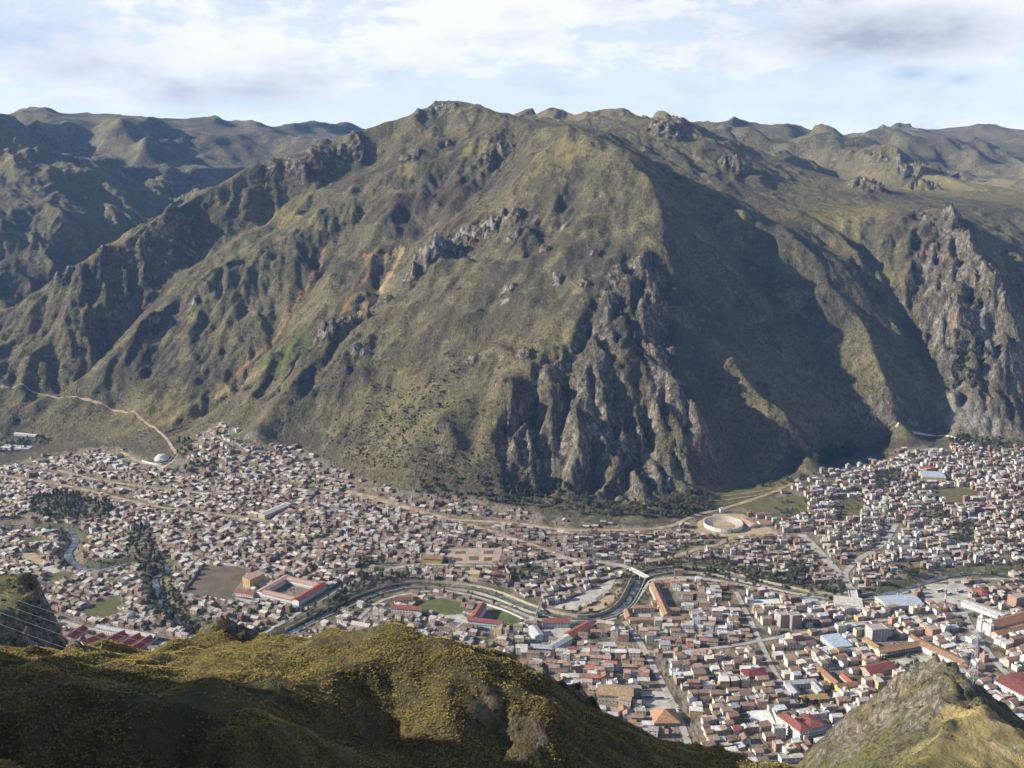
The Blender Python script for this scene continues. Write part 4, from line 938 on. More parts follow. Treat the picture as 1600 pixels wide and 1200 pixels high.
def windows(root, x0, x1, y0, y1, h, storeys, pitch=3.2, ww=1.5, wh=1.4, faces='fl', door=True):
    sh = h / storeys
    for f in faces:
        ln = x1 - x0 if f in 'fb' else y1 - y0
        n = max(1, int(ln / pitch))
        for s in range(storeys):
            for k in range(n):
                t = (k + .5) / n * ln
                if f == 'f':
                    if door and s == 0 and k == n // 2:
                        put('door', door_mesh(), root, x0 + t, y0 - .02, .05, 0); continue
                    p = (x0 + t, y0, 0)
                elif f == 'b': p = (x0 + t, y1, math.pi)
                elif f == 'l': p = (x0, y0 + t, -math.pi / 2)
                else: p = (x1, y0 + t, math.pi / 2)
                put('window', window_mesh(ww, wh), root, p[0], p[1], s * sh + sh * .32, p[2])
EXCL = []          # plan polygons where no house may stand
LAND = []          # (spoken name, x, y) of landmarks that labels may refer to
def frame_at(C_, R_, L_=None):
    c = hit(*C_); r = hit(*R_); e = Vector((r.x - c.x, r.y - c.y)); w = e.length; e.normalize(); n = Vector((-e.y, e.x))
    d = None
    if L_: l = hit(*L_); d = abs((l.x - c.x) * n.x + (l.y - c.y) * n.y)
    return c, math.atan2(e.y, e.x), w, d, e, n
def root_at(name, label, cat, c, ang, pts, e, n, group=None, speak=None):
    xs_ = [c.x + e.x * a + n.x * b for a, b in pts]; ys_ = [c.y + e.y * a + n.y * b for a, b in pts]
    z = float(np.min(mid(np.array(xs_), np.array(ys_)))) - .05
    o = new_obj(name, None); o.empty_display_size = 1; o.location = (c.x, c.y, z); o.rotation_euler = (0, 0, ang)
    tag(o, label, cat, group)
    cx, cy = sum(xs_) / len(xs_), sum(ys_) / len(ys_)
    EXCL.append([(cx + (x - cx) * 1.0 + 3 * math.copysign(1, x - cx) * .7, cy + (y - cy) + 3 * math.copysign(1, y - cy) * .7) for x, y in zip(xs_, ys_)])
    if speak: LAND.append((speak, cx, cy))
    return o
def wing(root, x0, x1, y0, y1, h, st, roof, wc, rc, rise=2.2, axis=0, faces='fl', pitch=3.4, ww=1.5, wh=1.4, door=True, base=None):
    b = MB(); r = MB()
    if roof == 'gable': walls_gable(b, x0, x1, y0, y1, h, rise, axis, wc); roof_gable(r, x0, x1, y0, y1, h, rise, axis, rc, .7, .2)
    elif roof == 'hip': b.box(x0, x1, y0, y1, 0, h, 0, wc); roof_hip(r, x0, x1, y0, y1, h, rise, rc)
    elif roof == 'shed': walls_shed(b, x0, x1, y0, y1, h, rise, wc); roof_shed(r, x0, x1, y0, y1, h, rise, rc)
    else: b.box(x0, x1, y0, y1, 0, h, 0, wc); roof_flat(r, x0, x1, y0, y1, h, rc, wc)
    b.build('wall', root); r.build('roof', root)
    if base:
        q = MB(); q.box(x0 - .06, x1 + .06, y0 - .06, y1 + .06, 0, h * .34, 0, base); q.build('plinth', root)
    if st: windows(root, x0, x1, y0, y1, h, st, pitch, ww, wh, faces, door)
def hall(name, label, cat, C_, R_, L_=None, d=None, h=6., st=2, roof='gable', wc=(.6, .58, .53), rc=(.3, .16, .09), rise=2.2, axis=0, faces='fl', group=None, speak=None, **kw):
    c, ang, w, dd, e, n = frame_at(C_, R_, L_); d = d or dd
    root = root_at(name, label, cat, c, ang, [(0, 0), (w, 0), (w, d), (0, d)], e, n, group, speak)
    wing(root, 0, w, 0, d, h, st, roof, wc, rc, rise, axis, faces, **kw)
    return root, w, d
WHITE = (.74, .73, .70); CREAM = (.62, .55, .40); OCHRE = (.55, .40, .17); PINKW = (.58, .42, .33); BLUEW = (.55, .63, .72); TILE = (.33, .185, .105); TILE2 = (.40, .24, .14); RED = (.28, .10, .083); DRED = (.24, .06, .05); GREY = (.42, .43, .44); LGREY = (.56, .57, .58); BMETAL = (.46, .53, .62); ADOBE = (.42, .32, .22)

# ------------------------------------------------------------------ landmarks
# white block with red hipped roofs near the spur
c, ang, w, d, e, n = frame_at((1249, 1163), (1291, 1151), (1221, 1133))
rt = root_at('white_building', 'white four-storey block with bright red hipped roofs at the foot of the rocky spur', 'building', c, ang, [(0, 0), (w, 0), (w, d), (0, d)], e, n, None, 'the red-roofed white block')
wing(rt, 0, w * .42, 0, d, 13, 4, 'hip', WHITE, RED, 3.2, 1, 'fl', 3.0, 1.6, 1.5)
wing(rt, w * .42 + .02, w, 2, d * .72, 11.5, 4, 'hip', WHITE, RED, 3.0, 0, 'fr', 2.8, 1.6, 1.5, False)
b = MB(); b.box(w * .1, w * .26, -2.2, -.05, 0, 9.5, 0, WHITE); b.build('stair_tower', rt)
b = MB(); b.box(w * .24, w * .24 + 3, d * .5, d * .5 + 5, 15.2, 17.4, 0, (.5, .47, .42)); b.build('roof_light', rt)
for k in range(3):
    b = MB(); b.box(w * .42, w + .5, -.4, 1.97, 3.0 * k + 2.6, 3.0 * k + 3.0, 0, WHITE); b.build('balcony', rt)
# arcaded building on the plaza
c, ang, w, d, e, n = frame_at((1377, 1029), (1452, 1015), (1342, 1009))
rt = root_at('arcade_building', 'long tile-roofed building with a two-storey arcade facing the tree-planted plaza', 'building', c, ang, [(0, 0), (w, 0), (w, d), (0, d)], e, n, None, 'the plaza arcade')
wing(rt, 0, w, 3.2, 11, 7.5, 2, 'gable', CREAM, TILE2, 2.3, 0, 'f', 4.0, 1.3, 1.8)
wing(rt, 0, 9, 11.02, d, 7.0, 2, 'gable', CREAM, TILE2, 2.2, 1, 'l', 4.0, 1.2, 1.6, False)
wing(rt, w - 9, w, 11.02, d * .7, 6.5, 2, 'gable', WHITE, TILE, 2.2, 1, 'r', 4.0, 1.2, 1.6, False)
b = MB(); b.slab((-.5, -.9, 7.1), (w + .5, -.9, 7.1), (w + .5, 3.3, 8.4), (-.5, 3.3, 8.4), .2, 1, TILE2); b.build('arcade_roof', rt)
b = MB(); b.box(0, w, -.3, 3.15, 3.3, 3.75, 0, CREAM); b.build('gallery_floor', rt)
nc = int(w / 3.6)
for k in range(nc + 1):
    b = MB(); b.box(-.3, .3, -.3, .3, 0, 7.0, 0, CREAM); b.box(-.42, .42, -.42, .42, 2.9, 3.25, 0, WHITE); o = b.build('column', rt); o.location = (.4 + (w - .8) * k / nc, -.1, 0)
# twin-towered church
c, ang, w, d, e, n = frame_at((1551, 993), (1612, 975), (1535, 983))
CW = (.66, .50, .44)
rt = root_at('church', 'twin-towered pale pink church with a long brown tiled nave', 'church', c, ang, [(-6, -1), (w + 12, -1), (w + 12, d), (-6, d)], e, n, None, 'the twin-towered church')
wing(rt, 0, w + 10, 0, d, 9, 1, 'gable', CW, TILE, 4.0, 0, 'f', 7, 1.2, 2.2, False)
def tower(y):
    b = MB(); b.box(-6, 0, y, y + 6, 0, 13, 0, WHITE); b.box(-6.3, .3, y - .3, y + 6.3, 13, 13.5, 0, CW); t_ = b.build('tower', rt)
    b = MB()
    for px_, py_ in ((-5.6, y + .4), (-1.4, y + .4), (-5.6, y + 4.6), (-1.4, y + 4.6)): b.box(px_, px_ + 1, py_, py_ + 1, 13.5, 17.5, 0, WHITE)
    b.box(-5.9, -.1, y + .1, y + 5.9, 17.5, 18.1, 0, WHITE); b.build('belfry', t_)
    b = MB(); ns = 10
    for k in range(5):
        a0, a1 = k / 5 * math.pi / 2, (k + 1) / 5 * math.pi / 2
        V = [(-3 + 2.6 * math.cos(q) * math.cos(6.2832 * j / ns), y + 3 + 2.6 * math.cos(q) * math.sin(6.2832 * j / ns), 18.1 + 3.0 * math.sin(q)) for q in (a0, a1) for j in range(ns)]
        b.add(V, [(j, (j + 1) % ns, ns + (j + 1) % ns, ns + j) for j in range(ns)], 0, WHITE)
    b.box(-3.1, -2.9, y + 2.9, y + 3.1, 21, 22.6, 0, WHITE); b.build('cupola', t_)
    put('window', window_mesh(1.1, 2.0), rt, -6, y + 3, 8, -math.pi / 2); put('window', window_mesh(1.1, 2.0), rt, -3, y, 8, 0)
tower(-1.0); tower(d - 5.0)
b = MB(); b.box(-4.5, -.05, 5.02, d - 5.02, 0, 11.5, 0, CW); b.add([(-4.5, 5.02, 11.5), (-4.5, d - 5.02, 11.5), (-4.5, d / 2, 14.5), (-.05, 5.02, 11.5), (-.05, d - 5.02, 11.5), (-.05, d / 2, 14.5)], [(0, 1, 2), (5, 4, 3), (0, 2, 5, 3), (2, 1, 4, 5)], 0, CW); b.build('facade', rt)
put('door', door_mesh(), rt, -4.5, d / 2, 0, -math.pi / 2).scale = (1.8, 1, 1.9)
hall('parish_hall', 'brown tiled hall running beside the twin-towered church', 'building', (1560, 1002), (1622, 985), d=11, h=7, st=2, roof='gable', wc=CW, rc=TILE, faces='fl')
# great blue-grey shed
hall('market_hall', 'huge shed with a pale blue metal roof beside the riverside drive', 'market hall', (1385, 956), (1443, 952), (1363, 941), h=7.5, st=1, roof='gable', wc=(.55, .48, .40), rc=BMETAL, rise=2.2, faces='fl', pitch=6, ww=2.2, wh=1.6, speak='the blue-roofed market hall')
# red pavilion
c = hit(1533, 930); rt = new_obj('pavilion', None); rt.location = (c.x, c.y, c.z); tag(rt, 'eight-sided pavilion with a two-tiered red roof near the river', 'pavilion'); LAND.append(('the red pavilion', c.x, c.y)); EXCL.append([(c.x + 14 * math.cos(k), c.y + 14 * math.sin(k)) for k in range(6)])
def ngon(r, k=8, ph=.39): return [(r * math.cos(ph + 6.2832 * j / k), r * math.sin(ph + 6.2832 * j / k)) for j in range(k)]
def frustum(b, r0, r1, z0, z1, mat, col, k=8, cap=True):
    V = [(*p, z0) for p in ngon(r0, k)] + [(*p, z1) for p in ngon(r1, k)]
    F = [(j, (j + 1) % k, k + (j + 1) % k, k + j) for j in range(k)]
    if cap: F += [tuple(range(k, 2 * k)), tuple(range(k - 1, -1, -1))]
    b.add(V, F, mat, col)
b = MB(); frustum(b, 8.5, 8.5, 0, 4.2, 0, (.5, .3, .22)); b.build('wall', rt)
b = MB(); frustum(b, 12.5, 7, 4.25, 7.0, 1, RED); b.build('lower_roof', rt); b = MB(); frustum(b, 6, 6, 7.0, 8.0, 0, WHITE); b.build('clerestory', rt); b = MB(); frustum(b, 7.4, .3, 8.02, 10.6, 1, RED); b.build('upper_roof', rt)
for p in ngon(11.2):
    o = MB().box(-.15, .15, -.15, .15, 0, 4.4, 0, WHITE).build('column', rt); o.location = (*p, 0)
hall('warehouse', 'long narrow white warehouse slanting up towards the red pavilion', 'warehouse', (1563, 969), (1574, 964), d=52, h=5, st=1, roof='gable', wc=WHITE, rc=(.6, .6, .6), rise=1.5, axis=1, faces='l', pitch=7)
# tiled complex inside the river bend
c, ang, w, d, e, n = frame_at((984, 975), (1066, 973), (984, 925))
rt = root_at('tiled_complex', 'rambling complex of orange tiled wings around grey courtyards inside the river bend', 'building', c, ang, [(-4, 0), (w + 4, 0), (w + 4, d), (-4, d)], e, n, None, 'the orange-tiled complex')
OT = (.39, .225, .15)
wing(rt, 0, w, 0, 8, 5, 1, 'gable', CREAM, OT, 2, 0, 'f', 4); wing(rt, -3, 5, 8.05, 30, 5, 1, 'gable', CREAM, OT, 2, 1, 'l', 4, door=False)
wing(rt, 10, 36, 32, 40, 6, 2, 'gable', CREAM, OT, 2, 0, 'f', 4); wing(rt, w - 22, w - 12, 8.05, d, 7, 2, 'gable', CREAM, OT, 2.4, 1, 'l', 4, door=False); wing(rt, 36.05, w - 22.05, 46, 54, 6, 2, 'gable', CREAM, OT, 2, 0, 'f', 4, door=False)
wing(rt, w - 11.9, w + 2, 26, 34, 5, 1, 'gable', CREAM, OT, 2, 0, 'f', 4, door=False)
b = MB(); b.box(9, 30, 12, 26, 0, 1.2, 0, (.40, .40, .40)); b.build('courtyard_deck', rt)
# schools along the inner bank
hall('school', 'three-storey white and blue school with a red roof beside the oval green field', 'school', (611, 961), (656, 964), d=11, h=9, st=3, roof='gable', wc=WHITE, rc=RED, faces='fl', ww=2.2, base=None, speak='the school by the oval field')
hall('school_annex', 'small red-roofed block behind the school by the oval green field', 'school', (617, 946), (643, 944), d=10, h=6, st=2, roof='gable', wc=WHITE, rc=RED)
c, ang, w, d, e, n = frame_at((731, 980), (783, 986))
rt = root_at('school', 'L-shaped blue and white school with red roofs beside the walled lawn', 'school', c, ang, [(0, 0), (w, 0), (w, 52), (0, 52)], e, n, None, 'the L-shaped school')
wing(rt, 0, w, 0, 10, 9, 3, 'gable', BLUEW, RED, 2, 0, 'fr', 3.2, 2.0, 1.5); wing(rt, 0, 10, 10.05, 50, 9, 3, 'gable', BLUEW, RED, 2, 1, 'lr', 3.4, 2.0, 1.5, False)
hall('school', 'two-storey white school with blue trim and red roof at the bend of the river', 'school', (848, 982), (890, 982), d=12, h=8, st=2, roof='gable', wc=BLUEW, rc=RED, ww=2.0)
hall('long_hall', 'long low hall with a bright red gable roof slanting towards the river bend', 'building', (893, 1001), (929, 981), d=12, h=5, st=1, roof='gable', wc=CREAM, rc=RED)
c, ang, w, d, e, n = frame_at((829, 1021), (862, 1023))
rt = root_at('school', 'grey-roofed blue and white school of two joined wings near the dark hill', 'school', c, ang, [(0, 0), (w, 0), (w, 11), (0, 11)], e, n); wing(rt, 0, w, 0, 10, 7, 2, 'gable', BLUEW, GREY, 1.6, 0, 'fl', 3.2, 2.0)
hall('school_wing', 'grey-roofed blue and white wing slanting up from the two-winged school', 'school', (864, 1023), (894, 1006), d=10, h=7, st=2, roof='gable', wc=BLUEW, rc=GREY, rise=1.6, ww=2.0)
hall('school_block', 'narrow pale blue block behind the grey-roofed two-winged school', 'school', (836, 1004), (849, 1002), d=26, h=8, st=2, roof='gable', wc=BLUEW, rc=LGREY, axis=1, rise=1.4)
# boarding school with courtyard on the left
c, ang, w, d, e, n = frame_at((467, 948), (511, 921), (397, 934))
rt = root_at('courtyard_school', 'white arcaded school around a square courtyard, pinkish roofs and one bright red wing', 'school', c, ang, [(0, 0), (w, 0), (w, d), (0, d)], e, n, None, 'the courtyard school')
PK = (.50, .33, .27)
wing(rt, 0, w, 0, 10, 7.5, 2, 'gable', WHITE, (.30, .085, .07), 1.6, 0, 'f', 3.6, 2.0, 1.6); wing(rt, 0, 10, 10.05, d - 10.05, 7.2, 2, 'gable', WHITE, PK, 1.6, 1, 'l', 3.6, 2.0, 1.6, False)
wing(rt, w - 10, w, 10.05, d - 10.05, 7.2, 2, 'gable', WHITE, PK, 1.6, 1, 'l', 3.6, 2.0, 1.6, False); wing(rt, 0, w, d - 10, d, 7.2, 2, 'gable', WHITE, PK, 1.6, 0, 'f', 3.6, 2.0, 1.6)
b = MB(); b.box(10.05, w - 10.05, 10.05, d - 10.05, 0, .25, 0, (.46, .43, .38)); b.build('courtyard', rt)
hall('tower_block', 'four-storey ochre block standing between the football field and the courtyard school', 'building', (391, 921), (414, 910), d=13, h=13, st=4, roof='shed', wc=(.62, .42, .20), rc=PK, rise=1.4, ww=1.8, speak='the ochre block')
hall('school_annex', 'low red-roofed annex at the corner of the football field', 'school', (368, 931), (395, 935), d=9, h=4.5, st=1, roof='gable', wc=WHITE, rc=RED)
hall('sports_shed', 'small grey flat-roofed sheds in front of the courtyard school', 'shed', (362, 941), (392, 946), d=7, h=3, st=1, roof='flat', wc=(.5, .48, .45), rc=GREY)
# red roofs of the western market
for i, (a, b_, lab) in enumerate([((113, 1004), (138, 988), 'dark red roofed shed touching the dark rocky spur'), ((133, 1014), (166, 1001), 'broad dark red roofed shed, second from the rocky spur'), ((148, 1024), (201, 996), 'longest dark red roofed shed of the western row'), ((188, 1021), (228, 998), 'dark red roofed shed, fourth from the rocky spur'), ((214, 1022), (243, 1003), 'dark red roofed shed farthest from the rocky spur')]):
    hall('red_shed', lab, 'shed', a, b_, d=13, h=5, st=1, roof='gable', wc=PINKW, rc=(.19, .05, .045), rise=2.6, pitch=6, group='red-roofed sheds below the rocky spur')
hall('terrace_row', 'row of white house fronts along the western lower street', 'building', (150, 988), (240, 1004), d=8, h=6, st=2, roof='gable', wc=WHITE, rc=GREY, faces='f')
# chapel and cemetery wall
c = hit(253, 718); rt = new_obj('chapel', None); rt.location = (c.x, c.y, c.z - .3); tag(rt, 'round white domed chapel within a white wall where the slope road ends', 'chapel'); LAND.append(('the domed chapel', c.x, c.y)); EXCL.append([(c.x + 42 * math.cos(k), c.y + 24 * math.sin(k)) for k in range(6)])
b = MB(); frustum(b, 13, 13, 0, 4, 0, WHITE, 20); b.build('outer_ring', rt); b = MB(); frustum(b, 9.5, 9.5, 4, 6.5, 0, WHITE, 20); b.build('drum', rt)
b = MB()
for k in range(4): frustum(b, 9.5 * math.cos(k / 4 * 1.5708), 9.5 * math.cos((k + 1) / 4 * 1.5708) + .05, 6.5 + 4 * math.sin(k / 4 * 1.5708), 6.5 + 4 * math.sin((k + 1) / 4 * 1.5708), 1, (.62, .62, .60), 20)
b.build('dome', rt)
for k in range(9): put('window', window_mesh(1.2, 1.8), rt, 13 * math.cos(k * .7), 13 * math.sin(k * .7), 1.2, k * .7 + math.pi / 2)
# bullring
c = hit(1130, 822); rt = new_obj('bullring', None); rt.location = (c.x, c.y, float(mid(c.x, c.y)) - .2); tag(rt, 'round whitewashed bullring with tiered stands at the foot of the cliffs', 'bullring'); LAND.append(('the bullring', c.x, c.y)); EXCL.append([(c.x + 44 * math.cos(k), c.y + 44 * math.sin(k)) for k in range(6)])
NS = 40
def ringwall(b, r0, r1, z0, z1, col):
    V = [(r * math.cos(6.2832 * j / NS), r * math.sin(6.2832 * j / NS), z) for r, z in ((r0, z0), (r0, z1), (r1, z1), (r1, z0)) for j in range(NS)]
    F = [(q * NS + j, q * NS + (j + 1) % NS, ((q + 1) % 4) * NS + (j + 1) % NS, ((q + 1) % 4) * NS + j) for q in range(4) for j in range(NS)]
    b.add(V, F, 0, col)
b = MB(); ringwall(b, 29.5, 28.8, 0, 6.2, (.66, .63, .57)); b.build('outer_wall', rt)
for k in range(7):
    b = MB(); ringwall(b, 28.75 - k * 1.55, 27.2 - k * 1.55, 0, 5.4 - k * .62, (.50, .47, .42)); b.build('tier', rt)
b = MB(); ringwall(b, 17.2, 16.9, 0, 1.7, (.45, .12, .08)); b.build('barrier', rt)
b = MB(); b.add([(0, 0, .3)] + [(17.8 * math.cos(6.2832 * j / NS), 17.8 * math.sin(6.2832 * j / NS), .3) for j in range(NS)], [(0, 1 + j, 1 + (j + 1) % NS) for j in range(NS)], 0, (.36, .29, .20)); b.build('arena', rt)
for k in range(20):
    o = MB().box(-.35, .35, -.25, .25, 0, 6.5, 0, WHITE).build('buttress', rt); a_ = 6.2832 * k / 20; o.location = (29.6 * math.cos(a_), 29.6 * math.sin(a_), 0); o.rotation_euler = (0, 0, a_ + math.pi / 2)
put('door', door_mesh(), rt, 29.55 * math.cos(-1.3), 29.55 * math.sin(-1.3), 0, -1.3 + math.pi / 2).scale = (3, 1, 1.7)
hall('ring_stable', 'pinkish long-roofed stable beside the bullring', 'building', (1172, 826), (1186, 823), d=30, h=4, st=1, roof='gable', wc=WHITE, rc=(.5, .33, .27), axis=1)
hall('ring_office', 'low tiled building on the far side of the stable from the bullring', 'building', (1188, 823), (1207, 822), d=14, h=4, st=1, roof='gable', wc=WHITE, rc=(.42, .22, .14))
hall('long_school', 'long white-roofed hall standing out above the western houses', 'building', (414, 812), (452, 795), d=14, h=7, st=2, roof='gable', wc=CREAM, rc=(.62, .60, .55), speak='the white-roofed hall')
hall('ochre_chapel', 'small ochre chapel on the terrace above the river', 'chapel', (734, 905), (748, 906), d=12, h=8, st=1, roof='gable', wc=OCHRE, rc=(.5, .42, .26), rise=3, speak='the terrace chapel')
hall('terrace_house', 'red house with a red roof on the terrace above the river', 'house', (768, 904), (784, 904), d=11, h=6, st=2, roof='hip', wc=(.45, .2, .15), rc=RED)
hall('plaza_church', 'yellow-fronted church building at the edge of the pinkish plaza', 'church', (660, 880), (690, 882), d=14, h=7, st=2, roof='gable', wc=OCHRE, rc=TILE, speak='the pinkish plaza')
hall('yellow_institute', 'broad yellow institute with a blue and red roof below the eastern slope', 'building', (1441, 752), (1478, 754), d=30, h=8, st=2, roof='shed', wc=(.68, .55, .32), rc=(.45, .52, .62), speak='the yellow institute')
hall('red_roof_school', 'red-roofed school above the yellow institute', 'school', (1438, 738), (1462, 737), d=14, h=6, st=2, roof='gable', wc=PINKW, rc=(.42, .10, .08))
hall('slope_row', 'long cream barracks-like row at the top edge of the eastern houses', 'building', (1420, 712), (1466, 704), d=10, h=5, st=1, roof='gable', wc=CREAM, rc=(.6, .55, .47))
hall('bus_shelter', 'long low blue-grey roof along the riverside drive', 'shelter', (1242, 940), (1277, 944), d=8, h=4, st=1, roof='gable', wc=(.5, .5, .5), rc=(.38, .45, .54), rise=1)
hall('court_hall', 'pale flat-roofed hall enclosing a white court by the riverside drive', 'building', (1304, 950), (1348, 954), d=22, h=5, st=1, roof='shed', wc=(.62, .58, .52), rc=(.62, .60, .55))
hall('civic_block', 'white block with a red roof at the foot of the spur beside the pylon', 'building', (1598, 1100), (1640, 1086), (1563, 1072), h=9, st=3, roof='gable', wc=WHITE, rc=RED, axis=1, faces='fl', speak='the white block by the pylon')
hall('assembly_hall', 'hall with a dark red-brown gable roof between the plaza and the yellow house', 'building', (1359, 1062), (1399, 1052), d=17, h=7, st=2, roof='gable', wc=(.5, .36, .27), rc=(.26, .09, .07), rise=3.5, speak='the dark-roofed assembly hall')
c, ang, w, d, e, n = frame_at((1310, 1083), (1342, 1078), (1284, 1051))
rt = root_at('yellow_house', 'L-shaped yellow house with brown tiled roofs and a small courtyard', 'house', c, ang, [(0, 0), (w, 0), (w, d), (0, d)], e, n, None, 'the L-shaped yellow house')
wing(rt, 0, w, 0, 8, 6, 2, 'gable', (.62, .45, .17), TILE, 2, 0, 'f', 3.4); wing(rt, 0, 8, 8.05, d, 6, 2, 'gable', (.62, .45, .17), TILE, 2, 1, 'l', 3.4, door=False); wing(rt, w - 7, w, 8.05, d * .6, 5, 1, 'gable', PINKW, (.45, .14, .09), 1.6, 1, 'r', 4, door=False)
c, ang, w, d, e, n = frame_at((1240, 1092), (1288, 1088), (1232, 1076))
rt = root_at('grey_courtyard_house', 'grey metal-roofed house around a dark courtyard above the red-roofed white block', 'house', c, ang, [(0, 0), (w, 0), (w, 26), (0, 26)], e, n)
wing(rt, 0, w, 19, 27, 6, 2, 'gable', (.5, .5, .5), GREY, 1.6, 0, 'f', 3.4); wing(rt, 0, 7, 0, 18.95, 6, 2, 'gable', (.5, .5, .5), GREY, 1.4, 1, 'l', 3.4, door=False); wing(rt, w - 7, w, 0, 18.95, 6, 2, 'gable', (.5, .5, .5), GREY, 1.4, 1, 'l', 3.4, door=False)
hall('tan_hall', 'ochre tiled hall just above the red-roofed white block', 'building', (1254, 1103), (1294, 1100), d=10, h=6, st=2, roof='gable', wc=(.5, .4, .26), rc=(.45, .29, .14))
hall('dark_red_house', 'house with a wide dark red roof on the street of tiled roofs', 'house', (1166, 1066), (1200, 1062), d=16, h=6, st=2, roof='hip', wc=(.5, .36, .28), rc=(.20, .05, .045), rise=2.6)
hall('theatre', 'wide hall with a faded tan tiled roof beside the dark hill', 'theatre', (934, 1098), (989, 1100), d=22, h=9, st=2, roof='gable', wc=(.62, .58, .5), rc=(.42, .30, .18), rise=3.5, faces='fl', speak='the tan-roofed theatre')
hall('pyramid_roof_house', 'house with a tall four-sided tan roof below the bus yard', 'house', (1022, 1137), (1062, 1136), d=26, h=4.5, st=1, roof='hip', wc=(.55, .45, .34), rc=(.46, .27, .16), rise=8, speak='the pyramid-roofed house')
for lab, C_, R_, d_, h_, st_ in [('bare grey five-storey block, left of its twin among low roofs', (1219, 982), (1234, 980), 12, 16, 5), ('bare brown five-storey block, right of its grey twin', (1237, 984), (1252, 982), 12, 17, 5)]:
    hall('apartment_block', lab, 'building', C_, R_, d=d_, h=h_, st=st_, roof='flat', wc=(.40, .37, .34) if 'grey five' in lab else (.36, .29, .24), rc=(.40, .39, .37), ww=1.8, group='bare apartment blocks')
hall('grey_block', 'grey five-storey concrete block rising behind the plaza arcade', 'building', (1362, 1004), (1386, 1001), d=16, h=15, st=5, roof='flat', wc=(.55, .50, .46), rc=(.45, .43, .40), ww=1.8)
hall('blue_roof_store', 'store with a broad pale blue metal roof west of the arcade', 'building', (1304, 1020), (1332, 1016), d=30, h=6, st=2, roof='shed', wc=(.5, .5, .5), rc=(.46, .56, .70), rise=1.5)
hall('plaza_side_house', 'long white two-storey house with tiled roof along the side of the plaza', 'house', (1500, 1046), (1514, 1041), d=62, h=7, st=2, roof='gable', wc=WHITE, rc=TILE2, axis=1, faces='fl')
hall('brick_block', 'unfinished brick four-storey block near the end of the arcade', 'building', (1456, 1000), (1470, 998), d=13, h=12, st=4, roof='flat', wc=(.40, .22, .15), rc=(.38, .36, .33))
hall('brick_block', 'tall brick block beside the street below the red pavilion', 'building', (1587, 950), (1604, 947), d=14, h=13, st=4, roof='flat', wc=(.42, .24, .17), rc=(.40, .38, .35))
hall('canteen', 'white canteen roof in the walled yard left of the oval field', 'building', (548, 980), (575, 985), d=9, h=4, st=1, roof='gable', wc=(.55, .5, .42), rc=(.5, .5, .5))
hall('white_shed', 'long white-roofed shed in the fields below the slope road', 'shed', (2, 703), (44, 702), d=22, h=5, st=1, roof='gable', wc=WHITE, rc=(.62, .62, .60), rise=1.6, pitch=8)
hall('pale_shed', 'pale narrow shed above the long white-roofed one in the fields', 'shed', (22, 681), (56, 683), d=9, h=4, st=1, roof='gable', wc=(.6, .58, .55), rc=(.55, .55, .54), rise=1.4, pitch=8)
# free-standing walls
def wall_run(name, label, pts, h, t, cols, seg=6.0, cat='wall', base=0.0, cap=None):
    P = smooth_line(H(*pts), seg) if len(pts) > 2 else np.array(densify([(*p[:2], 0) for p in H(*pts)], seg))[:, :2]
    p0 = P[0]; rt = new_obj(name, None); z0 = float(mid(*p0)); rt.location = (*p0, z0); tag(rt, label, cat)
    for k in range(len(P) - 1):
        a, b_ = P[k], P[k + 1]; v = b_ - a; ln = float(np.hypot(*v)); ang = math.atan2(v[1], v[0])
        q = MB(); q.box(0, ln - .02, -t / 2, t / 2, base - .6, h, 0, cols[k % len(cols)])
        if cap: q.box(0, ln - .02, -t / 2 - .08, t / 2 + .08, h, h + .15, 0, cap)
        o = q.build('panel', rt); o.location = (a[0] - p0[0], a[1] - p0[1], float(min(mid(*a), mid(*b_))) - z0); o.rotation_euler = (0, 0, ang)
    return rt
wall_run('field_wall', 'long wall of alternating red and white panels below the football field', [(318, 934), (360, 942), (450, 964)], 3.0, .4, [(.42, .10, .08), WHITE], 6.0)
wall_run('field_wall', 'white wall along the far side of the football field', [(316, 880), (360, 884), (394, 886)], 3.0, .4, [WHITE, (.6, .58, .54)], 7.0)
wall_run('field_wall', 'pale wall down the west side of the football field', [(316, 880), (302, 905), (284, 927), (290, 934)], 2.6, .4, [(.55, .53, .48)], 9.0)
wall_run('cemetery_wall', 'curved white wall around the domed chapel', [(222, 722), (238, 726), (252, 727), (264, 722), (274, 710)], 3.6, .5, [WHITE], 8.0)
wall_run('terrace_wall', 'tall stone retaining wall under the terrace chapel', [(731, 907), (760, 912), (790, 916), (798, 905), (786, 888)], 6.0, .8, [(.40, .36, .28), (.36, .33, .26)], 6.0)
wall_run('lawn_wall', 'white wall between the oval field and the river road', [(680, 934), (730, 938), (790, 956), (830, 976)], 2.4, .35, [(.62, .62, .60)], 9.0)
wall_run('court_wall', 'white wall around the court above the red-roofed white block', [(1163, 1110), (1202, 1106), (1216, 1136)], 4.0, .35, [WHITE], 6.0)
for lb, pts in [('lowest dark field wall on the slope behind the domed chapel', [(232, 692), (300, 657)]), ('longest dark field wall on the slope behind the domed chapel', [(262, 682), (345, 636)]), ('short dark field wall where the slope road bends', [(205, 690), (245, 668)]), ('dark field wall just above the topmost houses', [(300, 672), (338, 652)]), ('dark field wall highest on the slope behind the chapel', [(300, 640), (365, 612)])]:
    wall_run('field_wall', lb, pts, 1.6, 1.6, [(.11, .085, .06), (.14, .11, .08)], 9.0)
